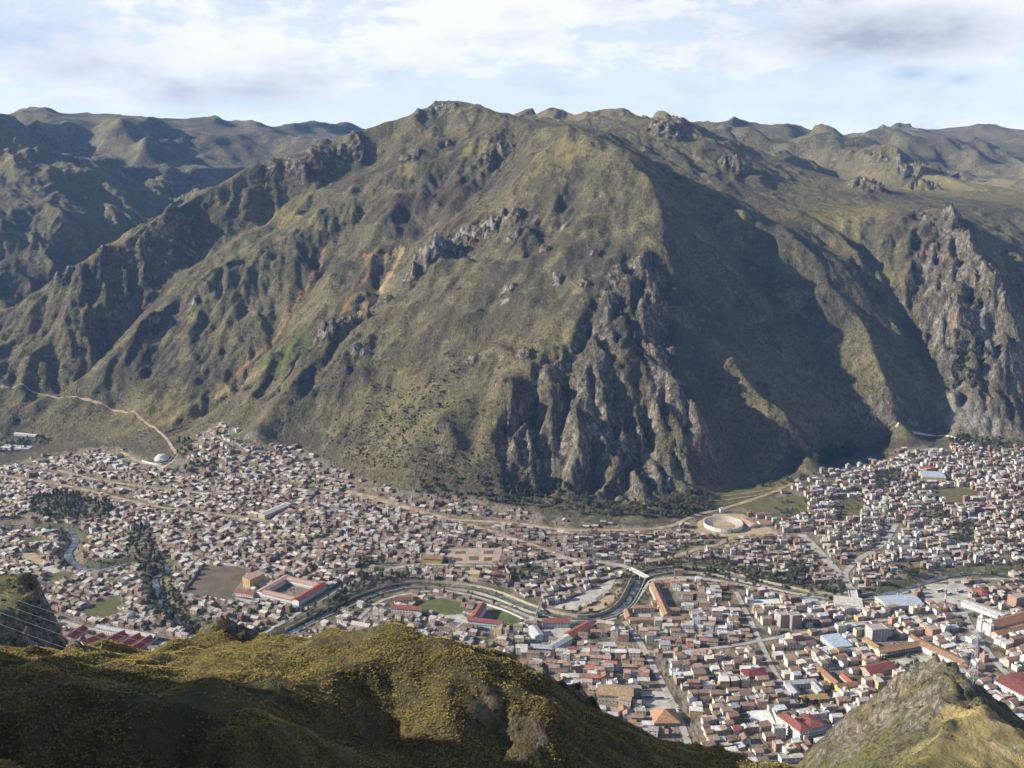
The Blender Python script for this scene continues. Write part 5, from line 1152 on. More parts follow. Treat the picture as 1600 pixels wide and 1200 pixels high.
# stone embankments of the river
for side, lab in ((1, 'stone embankment along the town side of the river'), (-1, 'stone embankment along the far bank of the river')):
    P = smooth_line([p for p in RIV[5:27]], 12.0); P = P + normals2(P) * 9.5 * side
    NP = normals2(P); p0 = P[0]; rt = new_obj('embankment', None); z0 = float(mid(*p0)); rt.location = (*p0, z0); tag(rt, lab, 'embankment', 'stone river embankments')
    for k in range(len(P) - 1):
        a, b_ = P[k], P[k + 1]; v = b_ - a; ln = float(np.hypot(*v))
        o = MB().box(0, ln - .02, -.5, .5, -4.5, 1.1 if side > 0 else .5, 0, (.44, .40, .33)).build('panel', rt); o.location = (a[0] - p0[0], a[1] - p0[1], float(max(mid(*(a + NP[k] * side * 4)), -2.2)) - z0); o.rotation_euler = (0, 0, math.atan2(v[1], v[0]))
# bridges
def bridge(label, a, b_, w_):
    A, B = hit(*a), hit(*b_); v = B - A; ln = math.hypot(v.x, v.y); rt = new_obj('bridge', None); rt.location = (A.x, A.y, max(A.z, B.z, -.5) + .8); rt.rotation_euler = (0, 0, math.atan2(v.y, v.x)); tag(rt, label, 'bridge')
    MB().box(0, ln, -w_ / 2, w_ / 2, -.7, 0, 0, (.58, .56, .52)).build('deck', rt)
    for s_ in (-1, 1):
        MB().box(0, ln, s_ * (w_ / 2 - .3), s_ * (w_ / 2 - .05), .002, 1.0, 0, WHITE).build('parapet', rt)
        MB().box(s_ * ln * .18 + ln / 2 - .6, s_ * ln * .18 + ln / 2 + .6, -w_ / 2 + .5, w_ / 2 - .5, -6, -.72, 0, (.42, .40, .36)).build('pier', rt)
bridge('white road bridge across the river at the gravel flat', (983, 890), (1011, 908), 7)
bridge('wide road bridge where the avenue meets the riverside drive', (1331, 922), (1337, 950), 11)
bridge('small foot bridge over the river below the school by the oval field', (845, 944), (838, 966), 3)
# ------------------------------------------------------------------ the houses of the town
# quarters: photo point, street direction in degrees, style
QUARTERS = [(60, 755, -38, 'poor'), (200, 740, -30, 'poor'), (350, 690, -40, 'poor'), (330, 760, -34, 'poor'), (200, 830, -36, 'poor'), (330, 850, -32, 'poor'), (480, 760, -26, 'poor'), (480, 850, -28, 'mix'), (600, 810, -20, 'mix'), (200, 930, -30, 'poor'), (150, 905, -24, 'poor'), (60, 840, -30, 'poor'),
            (620, 860, -18, 'mix'), (760, 810, -14, 'mix'), (840, 885, -16, 'mix'), (850, 855, -10, 'mix'), (960, 850, -2, 'mix'), (1050, 845, 2, 'mix'), (900, 920, 28, 'poor'), (570, 960, -25, 'mix'), (230, 990, -20, 'mix'),
            (1120, 870, 0, 'mix'), (1200, 870, 2, 'mix'), (1320, 770, 14, 'east'), (1400, 740, 12, 'east'), (1500, 720, 8, 'east'), (1250, 800, 6, 'east'), (1380, 830, 4, 'east'), (1480, 830, 4, 'east'), (1570, 800, 6, 'east'), (1560, 870, 4, 'east'), (1420, 880, 6, 'east'), (1240, 900, 2, 'mix'),
            (1080, 940, -6, 'old'), (1130, 990, -4, 'old'), (960, 1040, -6, 'old'), (1000, 1110, -4, 'old'), (1120, 1080, 6, 'old'), (1230, 1020, 12, 'old'), (1180, 950, 8, 'old'), (1320, 990, 16, 'old'), (1330, 1060, 20, 'old'), (1170, 1150, 10, 'old'), (1450, 980, 20, 'old'), (1560, 1020, 22, 'old'), (1480, 920, 14, 'mix'), (1580, 930, 16, 'mix'), (1560, 1060, 20, 'old'), (1280, 1090, 14, 'old')]
QP = [(hit(a, b_), R(c_), s_) for a, b_, c_, s_ in QUARTERS]
qx = np.array([p.x for p, _, _ in QP]); qy = np.array([p.y for p, _, _ in QP])
WOODS = [[(50, 778), (110, 770), (178, 788), (172, 812), (120, 815), (50, 808)], [(212, 822), (235, 825), (262, 900), (300, 960), (262, 968), (230, 930), (222, 880), (190, 878)], [(510, 935), (560, 900), (640, 890), (640, 906), (580, 920), (530, 950)], [(795, 886), (850, 890), (850, 905), (805, 915)],
         [(1040, 872), (1110, 876), (1160, 888), (1240, 905), (1330, 925), (1330, 936), (1240, 926), (1150, 905), (1040, 893)], [(1365, 742), (1400, 735), (1412, 750), (1380, 772), (1370, 765)], [(1405, 886), (1435, 884), (1436, 906), (1408, 906)], [(275, 690), (300, 690), (302, 712), (278, 712)], [(265, 740), (300, 728), (340, 720), (340, 730), (290, 745)], [(1235, 885), (1256, 885), (1258, 915), (1236, 912)],
         [(1490, 828), (1520, 822), (1525, 850), (1495, 855)], [(1440, 800), (1475, 798), (1478, 815), (1445, 816)], [(1240, 1098), (1290, 1096), (1290, 1108), (1245, 1112)], [(560, 875), (610, 872), (612, 885), (560, 890)]]
WOODP = [[tuple(hit(*q)[:2]) for q in w_] for w_ in WOODS]
_i0, _i1 = int((-1250 - MX0) / MS), int((1250 - MX0) / MS); _j1 = int((2150 - MY0) / MS)
cX, cY = mX[:_j1, _i0:_i1], mY[:_j1, _i0:_i1]          # the valley floor's part of the grid
free = inside(cX, cY, TOWN_POLY)
free &= seg_dist(cX, cY, RIV) > 17
for P, w_ in road_lines:
    m = (cX > P[:, 0].min() - 20) & (cX < P[:, 0].max() + 20) & (cY > P[:, 1].min() - 20) & (cY < P[:, 1].max() + 20) & free
    free[m] = seg_dist(cX[m], cY[m], np.concatenate([P[::3], P[-1:]])) > w_ / 2 + 4.2
for p in [*field_polys.values(), *WOODP, *EXCL]:
    A_ = np.array(p); m = (cX > A_[:, 0].min()) & (cX < A_[:, 0].max()) & (cY > A_[:, 1].min()) & (cY < A_[:, 1].max()) & free
    free[m] = ~inside(cX[m], cY[m], p)
_y1, _x1 = np.gradient(mZ[:_j1, _i0:_i1], MS); free &= np.hypot(_x1, _y1) < .42
# fewer houses at the ragged upper edge
_dn = seg_dist(cX, cY, TOWN_POLY[:31]); free &= (_dn > 26) | (fbm(cX / 25, cY / 25, 2, 811) > -.05)
FX0 = float(cX[0, 0])
def is_free(x, y):
    i = int(round((x - FX0) / MS)); j = int(round((y - MY0) / MS))
    return 0 <= i < free.shape[1] and 0 <= j < free.shape[0] and free[j, i]
ROOFS = {'tile': [(.30, .165, .095), (.36, .21, .125), (.25, .145, .10), (.40, .26, .165), (.34, .17, .11), (.31, .20, .14)], 'metal': [(.52, .535, .555), (.43, .445, .465), (.60, .605, .60), (.36, .375, .40), (.56, .54, .50)], 'rust': [(.29, .18, .115), (.24, .135, .09), (.34, .24, .17)], 'red': [(.40, .10, .07), (.34, .075, .06)], 'blue': [(.38, .47, .58), (.44, .52, .62)], 'slab': [(.42, .395, .36), (.36, .34, .315), (.48, .455, .42)]}
RWORD = {'tile': 'brown tiled', 'metal': 'grey metal', 'rust': 'rusty', 'red': 'red', 'blue': 'pale blue', 'slab': 'flat concrete'}
WALLS = {'adobe': [(.41, .335, .25), (.35, .285, .21), (.47, .39, .30)], 'white': [(.70, .685, .65), (.62, .61, .585)], 'cream': [(.60, .53, .40), (.55, .47, .34)], 'pink': [(.54, .42, .35), (.50, .38, .32)], 'brick': [(.35, .225, .165), (.31, .20, .15)], 'grey': [(.42, .405, .38), (.36, .35, .335)], 'pale blue': [(.46, .54, .60)], 'ochre': [(.52, .38, .18)]}
STY = {'poor': (dict(tile=14, metal=46, rust=34, red=1, blue=2, slab=7), dict(adobe=58, white=15, cream=8, pink=3, brick=6, grey=9), (1, 1, 1, 2), .10), 'mix': (dict(tile=34, metal=34, rust=15, red=1.5, blue=3, slab=16), dict(adobe=40, white=22, cream=10, pink=6, brick=7, grey=7, ochre=2), (1, 1, 2, 2), .10),
       'east': (dict(tile=24, metal=30, rust=16, red=1.5, blue=5, slab=28), dict(adobe=24, white=26, cream=12, pink=7, brick=12, grey=10), (1, 2, 2, 3), .11), 'old': (dict(tile=46, metal=24, rust=9, red=2, blue=5, slab=17), dict(adobe=15, white=42, cream=16, pink=8, brick=5, grey=6, ochre=3, **{'pale blue': 3}), (1, 2, 2, 2, 3), .05)}
def pick(dct):
    k = rnd.random() * sum(dct.values())
    for a, b_ in dct.items():
        k -= b_
        if k <= 0: return a
    return a
HOUSES = []; qxl, qyl = qx.tolist(), qy.tolist()
for qi, (qc, qa, sty) in enumerate(QP):
    rw, ww_, sts, skip = STY[sty]
    ca, sa = math.cos(qa), math.sin(qa)
    small = sty != 'old'
    dep = 7.4 if small else 8.8
    bu = rnd.uniform(62, 84); nrow = 4 if sty != 'old' else 5; street = 6.5
    bv = nrow * (dep + 1.2) + street
    for r_ in range(int(-420 / bv) * nrow, int(420 / bv) * nrow):
        v = (r_ // nrow) * bv + (r_ % nrow + .5) * (dep + 1.2) + street / 2
        u = -420 + rnd.uniform(0, 8)
        while u < 420:
            w_ = rnd.uniform(5.2, 9.6) if small else rnd.uniform(6.8, 13.5)
            um = u + w_ / 2; u += w_ + (.25 if rnd.random() < .7 else rnd.uniform(1, 5))
            if (um % bu) < street * .9: continue
            x = qc.x + ca * um - sa * v; y = qc.y + sa * um + ca * v
            if not is_free(x, y): continue
            k = min(range(len(qxl)), key=lambda q: (qxl[q] - x) ** 2 + (qyl[q] - y) ** 2)
            if k != qi: continue
            if rnd.random() < skip + (.16 if 1 <= r_ % nrow <= nrow - 2 else 0): continue
            if not (is_free(x + ca * w_ * .45, y + sa * w_ * .45) and is_free(x - ca * w_ * .45, y - sa * w_ * .45)): continue
            d_ = dep * rnd.uniform(.72, 1.0); a_ = qa + rnd.gauss(0, .07); x += rnd.gauss(0, .7); y += rnd.gauss(0, .9)
            if rnd.random() < .16: w_, d_, a_ = min(w_, dep), min(max(w_, 6), dep), a_ + math.pi / 2
            rk = pick(rw); wk = pick(ww_); st = rnd.choice(sts)
            if rk == 'slab': st = max(st, 2) + (1 if rnd.random() < .25 else 0); wk = wk if wk != 'adobe' else 'brick'
            kind = 'flat' if rk == 'slab' else ('gable' if rk in ('tile', 'red') or rnd.random() < .45 else 'shed')
            rc = np.array(rnd.choice(ROOFS[rk])); rc = (rc * .62 + rc.mean() * np.array([.43, .39, .35])) * rnd.uniform(.8, 1.4); rc = rc if sty == 'old' else rc * .5 + rc.mean() * np.array([.56, .50, .43]); wc = np.array(rnd.choice(WALLS[wk])) * rnd.uniform(.9, 1.2)
            z = float(mid(np.array([x, x + ca * w_ * .4, x - ca * w_ * .4, x - sa * d_ * .4, x + sa * d_ * .4]), np.array([y, y + sa * w_ * .4, y - sa * w_ * .4, y + ca * d_ * .4, y - ca * d_ * .4])).min())
            HOUSES.append(dict(x=x, y=y, z=z - .1, a=a_, w=w_, d=d_, st=st, h=st * rnd.uniform(2.5, 2.9) + .2, kind=kind, rk=rk, wk=wk, rc=tuple(np.clip(rc * (.84 if small else 1.12), 0, .8)), wc=tuple(np.clip(wc * (.9 if sty == 'east' else .82 if small else 1.05), 0, .8)), rise=d_ * .5 * rnd.uniform(.34, .52) if kind == 'gable' else rnd.uniform(.5, 1.1)))
def house_shell(b, r, hs):
    x1, y1 = hs['w'] / 2, hs['d'] / 2
    if hs['kind'] == 'gable': walls_gable(b, -x1, x1, -y1, y1, hs['h'], hs['rise'], 0, hs['wc']); roof_gable(r, -x1, x1, -y1, y1, hs['h'], hs['rise'], 0, hs['rc'], .45, .16)
    elif hs['kind'] == 'shed': walls_shed(b, -x1, x1, -y1, y1, hs['h'], hs['rise'], hs['wc']); roof_shed(r, -x1, x1, -y1, y1, hs['h'], hs['rise'], hs['rc'])
    else: b.box(-x1, x1, -y1, y1, 0, hs['h'], 0, hs['wc']); roof_flat(r, -x1, x1, -y1, y1, hs['h'], hs['rc'], hs['wc'])
def roof_clutter(b, hs):
    """stair head and water tank that stand on a flat roof"""
    if hs['kind'] != 'flat' or not hs['clut']: return
    x1, y1, h = hs['w'] / 2, hs['d'] / 2, hs['h']; s_ = hs['clut']
    b.box(x1 - 3.2, x1 - .5, y1 - 3.0, y1 - .5, h + .1, h + 2.3, 0, hs['wc'])
    if s_ > 1: b.add([(-x1 + 1.6 + .65 * math.cos(.785 * j), y1 - 1.8 + .65 * math.sin(.785 * j), h + z) for z in (.3, 1.7) for j in range(8)], [(j, (j + 1) % 8, 8 + (j + 1) % 8, 8 + j) for j in range(8)] + [tuple(range(8, 16))], 1, (.05, .055, .07) if s_ > 2 else (.25, .33, .45))
def house_openings(hs):
    """(face, along, up, w, h, door) for the house's windows and door"""
    out = []; sh = (hs['h'] - .2) / hs['st']; n = max(2, int(hs['w'] / 3.3)); dk = rnd.randrange(n)
    for s_ in range(hs['st']):
        for k in range(n):
            out.append(('f', -hs['w'] / 2 + (k + .5) / n * hs['w'], s_ * sh + (.85 if not (s_ == 0 and k == dk) else 0), 1.1, 1.2, s_ == 0 and k == dk))
        out.append(('l', rnd.uniform(-.2, .2) * hs['d'], s_ * sh + .85, 1.0, 1.1, False))
        if s_ or hs['st'] == 1: out.append(('r', rnd.uniform(-.2, .2) * hs['d'], s_ * sh + .85, 1.0, 1.1, False))
    return out
for hs in HOUSES:
    hs['clut'] = rnd.choice((0, 1, 1, 2, 3, 3))
    # every house turns its front to the street nearer the camera
    if math.cos(hs['a']) < 0: hs['a'] += math.pi
    hs['dist'] = math.sqrt(hs['x'] ** 2 + hs['y'] ** 2 + (hs['z'] - CAM_Z) ** 2)
    hs['px'] = pix(hs['x'], hs['y'], hs['z'] + hs['h'])
cand = [hs for hs in HOUSES if 8 < hs['px'][0] < 1592 and hs['px'][1] < 1195]
cand.sort(key=lambda q: q['dist'] ** 2 / (q['w'] * (q['d'] * .5 + q['h'])))
NEAR = []
for hs in cand:
    if len(NEAR) < 300 and seen(hs['x'], hs['y'], hs['z'] + hs['h'] + 1): NEAR.append(hs)
nearset = {id(q) for q in NEAR}
# labels: look first, then the landmark it stands near; houses of one look near one landmark are told apart by their order from it
lab = {}
for hs in NEAR:
    lm = min(LAND, key=lambda l: (l[1] - hs['x']) ** 2 + (l[2] - hs['y']) ** 2)
    hs['ld'] = math.hypot(lm[1] - hs['x'], lm[2] - hs['y'])
    size = 'small' if hs['w'] < 8.4 else 'wide' if hs['w'] > 12 else ''
    look = ' '.join(q for q in (size, {1: 'one-storey', 2: 'two-storey', 3: 'three-storey', 4: 'four-storey'}[hs['st']], hs['wk'], 'house') if q).replace('pale blue', 'bluish')
    lab.setdefault((look, {'flat': 'flat roof', 'gable': f"{RWORD[hs['rk']]} gable roof", 'shed': f"{RWORD[hs['rk']]} lean-to roof"}[hs['kind']], lm[0]), []).append(hs)
ORD = ['', 'second ', 'third ', 'fourth ', 'fifth ', 'sixth ', 'seventh ', 'eighth ', 'ninth ', 'tenth ']
for (look, rf, lm), L_ in lab.items():
    L_.sort(key=lambda q: q['ld'])
    for k, hs in enumerate(L_):
        nw = len(f"{look} {rf} second closest to {lm}".split())
        if nw > 16: rf = rf.replace(' roof', '')
        hs['label'] = f"{look}, {rf}, near {lm}" if len(L_) == 1 else f"{look}, {rf}, {ORD[min(k, 9)]}closest to {lm}"
for hs in NEAR:
    rt = new_obj('house', None); rt.location = (hs['x'], hs['y'], hs['z']); rt.rotation_euler = (0, 0, hs['a'])
    tag(rt, hs['label'], 'house', 'houses of the old town')
    b = MB(); r = MB(); house_shell(b, r, hs); b.build('wall', rt); r.build('roof', rt)
    b = MB(); roof_clutter(b, hs)
    if b.v: b.build('stair_head', rt)
    for f, t, z, w_, h_, dr in house_openings(hs):
        if f == 'f': p = (t, -hs['d'] / 2, 0)
        elif f == 'l': p = (-hs['w'] / 2, t, -math.pi / 2)
        else: p = (hs['w'] / 2, t, math.pi / 2)
        if dr: put('door', door_mesh(), rt, p[0], p[1] - .02, .1, p[2])
        else: put('window', window_mesh(w_, h_), rt, p[0], p[1], z, p[2])
# all the farther houses, past counting: one mass
big = MB(); bigw = []
for hs in HOUSES:
    if id(hs) in nearset or not (-60 < hs['px'][0] < 1660): continue
    b = MB(); house_shell(b, b, hs); roof_clutter(b, hs)
    if rnd.random() < .4:
        q = hs['d'] / 2 + rnd.uniform(1.5, 4); b.box(-hs['w'] / 2, hs['w'] / 2, q, q + .3, -.2, 2.1, 0, (.36, .29, .21)); b.box(hs['w'] / 2 - .3, hs['w'] / 2, hs['d'] / 2, q, -.2, 2.1, 0, (.36, .29, .21))
    for f, t, z, w_, h_, dr in house_openings(hs):
        if f == 'f': b.box(t - w_ / 2, t + w_ / 2, -hs['d'] / 2 - .05, -hs['d'] / 2 + .02, z + .1, z + (h_ if not dr else 2.1), 4 if dr else 2)
        elif f == 'l': b.box(-hs['w'] / 2 - .05, -hs['w'] / 2 + .02, t - .5, t + .5, z, z + h_, 2)
        else: b.box(hs['w'] / 2 - .02, hs['w'] / 2 + .05, t - .5, t + .5, z, z + h_, 2)
    c_, s_ = math.cos(hs['a']), math.sin(hs['a'])
    V = np.array(b.v); V = np.column_stack([V[:, 0] * c_ - V[:, 1] * s_ + hs['x'], V[:, 0] * s_ + V[:, 1] * c_ + hs['y'], V[:, 2] + hs['z']])
    o = len(big.v); big.v += V.tolist(); big.f += [tuple(i + o for i in f) for f in b.f]; big.m += b.m; big.c += b.c
o = big.build('distant_houses'); tag(o, 'mass of small tin-roofed and tiled houses filling the valley floor', None, None, 'stuff')
print('HOUSES', len(HOUSES), 'near', len(NEAR), 'labels', len({q['label'] for q in NEAR}))
# ------------------------------------------------------------------ trees
M_LEAF = {}
for k, c_ in {'eucalypt': (.062, .074, .038), 'cypress': (.036, .050, .024), 'willow': (.085, .092, .036)}.items():
    m = NM('foliage_' + k, .85); n_ = m.noise(.55, 4, .6)
    lc = m.mix(m.ramp(n_, .35, .65), tuple(q * .75 for q in c_), tuple(q * 1.6 for q in c_))
    rv = m.n('ShaderNodeObjectInfo').outputs['Random']
    m.color(m.mix(m.math('MULTIPLY', rv, .6), lc, (.11, .10, .035))); M_LEAF[k] = m.m
M_BARK = plain('bark', (.16, .13, .10), .95, .3, 1.0)
def tree_meshes(kind, seed):
    rg = random.Random(seed); rn = np.random.default_rng(seed)
    ht, cr, lo = {'eucalypt': (14, 3.6, .2), 'cypress': (10, 2.1, .1), 'willow': (8.5, 3.8, .16)}[kind]
    b = MB(); n = 6; rings = [(0, .32), (.25, .24), (.5, .17), (.75, .1), (.93, .03)]; off = [(rg.gauss(0, .12) * k, rg.gauss(0, .12) * k) for k in range(5)]
    V = [(off[k][0] + r * math.cos(6.2832 * j / n), off[k][1] + r * math.sin(6.2832 * j / n), t * ht) for k, (t, r) in enumerate(rings) for j in range(n)]
    b.add(V, [(k * n + j, k * n + (j + 1) % n, (k + 1) * n + (j + 1) % n, (k + 1) * n + j) for k in range(4) for j in range(n)])
    cl = []
    for k in range(9 if kind != 'cypress' else 6):     # limbs, each ending in a clump
        t = rg.uniform(lo + .1, .9); a = rg.uniform(0, 6.28); ln = cr * rg.uniform(.4, .95) * (1.1 - .5 * t)
        p0 = Vector((off[2][0] * t, off[2][1] * t, t * ht * .9)); p1 = p0 + Vector((math.cos(a) * ln, math.sin(a) * ln, ln * rg.uniform(.3, .9)))
        s_ = Vector((-math.sin(a), math.cos(a), 0)) * .07; u_ = Vector((0, 0, .07))
        b.add([p0 + s_, p0 - s_, p0 + u_, p1], [(0, 1, 3), (1, 2, 3), (2, 0, 3)]); cl.append((p1, cr * rg.uniform(.34, .55)))
    cl.append((Vector((off[4][0], off[4][1], ht * .93)), cr * .42)); cl.append((Vector((0, 0, ht * .62)), cr * .6)); cl.append((Vector((0, 0, ht * .8)), cr * .5))
    tr = mesh_np('trunk', np.array(b.v), b.f, [M_BARK], smooth=True)
    VV = []; FF = []
    for c_, r in cl:
        m = 46
        d = rn.normal(size=(m, 3)); d /= np.linalg.norm(d, axis=1)[:, None]; rad = r * rn.uniform(.35, 1.1, m)[:, None]
        p = np.array(c_) + d * rad * np.array([1, 1, 1.15 if kind != 'willow' else .8])
        for q, dd in zip(p, d):
            u = rn.normal(size=3); u -= dd * (u @ dd) * .6; u /= np.linalg.norm(u); w = np.cross(u, dd) + rn.normal(size=3) * .3; w /= np.linalg.norm(w); s_ = rn.uniform(.45, .9)
            o = len(VV); VV += [q - u * s_, q + w * s_ * .6, q + u * s_, q - w * s_ * .6]; FF.append((o, o + 1, o + 2, o + 3))
    crn = mesh_np('crown', np.array(VV), FF, [M_LEAF[kind]])
    return tr, crn
TM = {k: [tree_meshes(k, 900 + i * 7 + j) for i in range(4)] for j, k in enumerate(('eucalypt', 'cypress', 'willow'))}
TREES = []
def scatter_poly(poly, per_ha, kinds, smin=.6, smax=1.1):
    A = np.array(poly); x0, y0 = A.min(0); x1, y1 = A.max(0)
    n = int((x1 - x0) * (y1 - y0) / 1e4 * per_ha)
    X = nrng.uniform(x0, x1, n); Y = nrng.uniform(y0, y1, n); ok = inside(X, Y, poly)
    for x, y in zip(X[ok], Y[ok]): TREES.append((x, y, rnd.uniform(smin, smax), rnd.choice(kinds)))
for i, p in enumerate(WOODP): scatter_poly(p, (150, 95, 150)[i] if i < 3 else 130, ('eucalypt', 'eucalypt', 'cypress', 'willow'), .45, .95)
for pts, dn, ks, s0, s1 in [([(1380, 1034), (1455, 1022), (1472, 1036), (1440, 1052), (1392, 1054)], 75, ('willow', 'cypress'), .5, .8), ([(640, 772), (740, 782), (870, 800), (960, 812), (1080, 808), (1085, 785), (960, 790), (860, 772), (760, 750), (660, 745)], 105, ('eucalypt', 'willow'), .5, 1.0), ([(1285, 706), (1330, 694), (1340, 712), (1300, 722), (1270, 728)], 200, ('eucalypt',), .6, 1.2),
                           ([(1490, 515), (1530, 520), (1545, 570), (1520, 610), (1490, 600)], 170, ('eucalypt',), .6, 1.1), ([(1480, 690), (1500, 680), (1600, 690), (1600, 702), (1500, 700)], 120, ('eucalypt', 'willow'), .5, .9), ([(1070, 770), (1110, 765), (1115, 800), (1070, 808)], 140, ('eucalypt', 'willow'), .5, .9), ([(0, 690), (60, 680), (80, 690), (40, 702), (0, 712)], 90, ('cypress', 'eucalypt'), .5, .9),
                           ([(1180, 755), (1270, 738), (1275, 745), (1190, 764)], 90, ('willow',), .4, .8), ([(1200, 790), (1250, 770), (1300, 785), (1290, 812), (1240, 818)], 40, ('willow',), .4, .7), ([(1310, 775), (1350, 780), (1345, 812), (1310, 812)], 40, ('willow', 'cypress'), .4, .7), ([(470, 962), (530, 930), (548, 945), (500, 975)], 130, ('eucalypt', 'cypress'), .5, .9), ([(250, 960), (290, 965), (330, 985), (330, 1000), (270, 985)], 90, ('willow', 'eucalypt'), .4, .8)]:
    scatter_poly([tuple(hit(*q)[:2]) for q in pts], dn, ks, s0, s1)
RALL = np.concatenate([np.column_stack([P, np.full(len(P), w_ / 2)]) for P, w_ in road_lines])
NRIV = normals2(RIVP)
for k in range(len(RIVP)):                        # along the banks
    for s_ in (-1, 1):
        if rnd.random() < .30:
            p = RIVP[k] + NRIV[k] * s_ * rnd.uniform(13, 22)
            if (np.hypot(RALL[:, 0] - p[0], RALL[:, 1] - p[1]) - RALL[:, 2]).min() > 2: TREES.append((p[0], p[1], rnd.uniform(.35, .75), rnd.choice(('willow', 'eucalypt', 'willow'))))
HX = np.array([[h['x'], h['y']] for h in HOUSES])
k = 0
while k < 1500:                                    # yards and lanes
    x = rnd.uniform(-1000, 1000); y = rnd.uniform(860, 1950)
    i = int(round((x - MX0) / MS)); j = int(round((y - MY0) / MS)); k += 1
    if not intown[j, i] or not (-40 < pix(x, y, 0)[0] < 1640) or np.hypot(HX[:, 0] - x, HX[:, 1] - y).min() < 5.0: continue
    if any(inside(np.array([x]), np.array([y]), p)[0] for p in EXCL): continue
    if (np.hypot(RALL[:, 0] - x, RALL[:, 1] - y) - RALL[:, 2]).min() < 1: continue
    if any(inside(np.array([x]), np.array([y]), p)[0] for n_, p in field_polys.items() if n_ not in ('plaza',)): continue
    TREES.append((x, y, rnd.uniform(.35, .7), rnd.choice(('willow', 'cypress', 'willow', 'eucalypt'))))
ALLP = [(x, y, float(mid(x, y)), s_, k_) for x, y, s_, k_ in TREES]
def tscore(t): return (t[0] ** 2 + t[1] ** 2 + CAM_Z ** 2) / t[3] ** 2 / {'eucalypt': 14 * 5, 'cypress': 10 * 3, 'willow': 8 * 6}[t[4]]
NEART = []
for t in sorted([t for t in ALLP if (lambda q: 0 < q[0] < 1600 and q[1] < 1200)(pix(*t[:3]))], key=tscore):
    if len(NEART) < 300 and seen(t[0], t[1], t[2] + 5): NEART.append(t)
nset = {id(t) for t in NEART}
tl = {}
SIZEW = lambda s_: 'small' if s_ < .55 else 'tall' if s_ > .8 else 'middling'
for t in NEART:
    lm = min(LAND, key=lambda l: (l[1] - t[0]) ** 2 + (l[2] - t[1]) ** 2)
    tl.setdefault((SIZEW(t[3]), t[4], lm[0]), []).append((math.hypot(lm[1] - t[0], lm[2] - t[1]), t))
_tens = {20: 'twenty', 30: 'thirty', 40: 'forty', 50: 'fifty'}; _ones = ['first', 'second', 'third', 'fourth', 'fifth', 'sixth', 'seventh', 'eighth', 'ninth']
ORDL = ORD + [q + ' ' for q in 'eleventh twelfth thirteenth fourteenth fifteenth sixteenth seventeenth eighteenth nineteenth'.split()] + [f"{_tens[t]}{'-' + _ones[o - 1] if o else ''} ".replace('y ', 'ieth ') if not o else f'{_tens[t]}-{_ones[o - 1]} ' for t in (20, 30, 40, 50) for o in range(10)]
TKW = {'eucalypt': 'loose grey-green eucalyptus tree', 'cypress': 'narrow dark evergreen tree', 'willow': 'rounded green broadleaf tree'}
for (sz, kd, lm), L_ in tl.items():
    L_.sort(key=lambda q: q[0])
    for k, (dd, t) in enumerate(L_):
        rt = new_obj(kd + '_tree', None); rt.location = (t[0], t[1], t[2] - .1); rt.rotation_euler = (0, 0, rnd.uniform(0, 6.28))
        if len(L_) == 1: lb = f"{sz} {TKW[kd]} near {lm}"
        else: lb = f"{sz} {TKW[kd]}, {ORDL[min(k, 58)]}closest to {lm}"
        tag(rt, lb, 'tree', 'trees of the valley floor')
        tr, cn = rnd.choice(TM[kd]); s_ = t[3] * rnd.uniform(.95, 1.05)
        for nm, me in (('trunk', tr), ('crown', cn)):
            o = new_obj(nm, me, rt); o.scale = (s_ * 1.05, s_ * 1.05, s_)
# distant trees and the scrub of the slopes: past counting, placed with geometry nodes
def scatter_object(name, label, pts, scales, variants, mat=None):
    n = len(pts)
    me = mesh_np(name, np.array(pts), np.zeros((0, 4), np.int32))
    me.attributes.new('sc', 'FLOAT', 'POINT').data.foreach_set('value', np.asarray(scales, np.float32))
    me.attributes.new('rz', 'FLOAT', 'POINT').data.foreach_set('value', nrng.uniform(0, 6.28, n).astype(np.float32))
    me.attributes.new('vi', 'INT', 'POINT').data.foreach_set('value', nrng.integers(0, len(variants), n).astype(np.int32))
    o = new_obj(name, me); tag(o, label, None, None, 'stuff')
    src = bpy.data.collections.new(name + '_source')
    for k, v in enumerate(variants):
        q = bpy.data.objects.new(f'{name}_source_{k}', v); src.objects.link(q)
    g = bpy.data.node_groups.new(name + '_scatter', 'GeometryNodeTree')
    g.interface.new_socket('Geometry', in_out='INPUT', socket_type='NodeSocketGeometry'); g.interface.new_socket('Geometry', in_out='OUTPUT', socket_type='NodeSocketGeometry')
    N = g.nodes; gi = N.new('NodeGroupInput'); go = N.new('NodeGroupOutput'); ci = N.new('GeometryNodeCollectionInfo'); ci.inputs['Collection'].default_value = src; ci.inputs['Separate Children'].default_value = True; ci.inputs['Reset Children'].default_value = True
    ip = N.new('GeometryNodeInstanceOnPoints'); ip.inputs['Pick Instance'].default_value = True
    def na(nm, t):
        a = N.new('GeometryNodeInputNamedAttribute'); a.data_type = t; a.inputs['Name'].default_value = nm; return a.outputs[0]
    cx = N.new('ShaderNodeCombineXYZ'); g.links.new(na('rz', 'FLOAT'), cx.inputs[2])
    g.links.new(gi.outputs[0], ip.inputs['Points']); g.links.new(ci.outputs[0], ip.inputs['Instance']); g.links.new(na('vi', 'INT'), ip.inputs['Instance Index']); g.links.new(cx.outputs[0], ip.inputs['Rotation']); g.links.new(na('sc', 'FLOAT'), ip.inputs['Scale']); g.links.new(ip.outputs[0], go.inputs[0])
    md = o.modifiers.new('scatter', 'NODES'); md.node_group = g
    return o
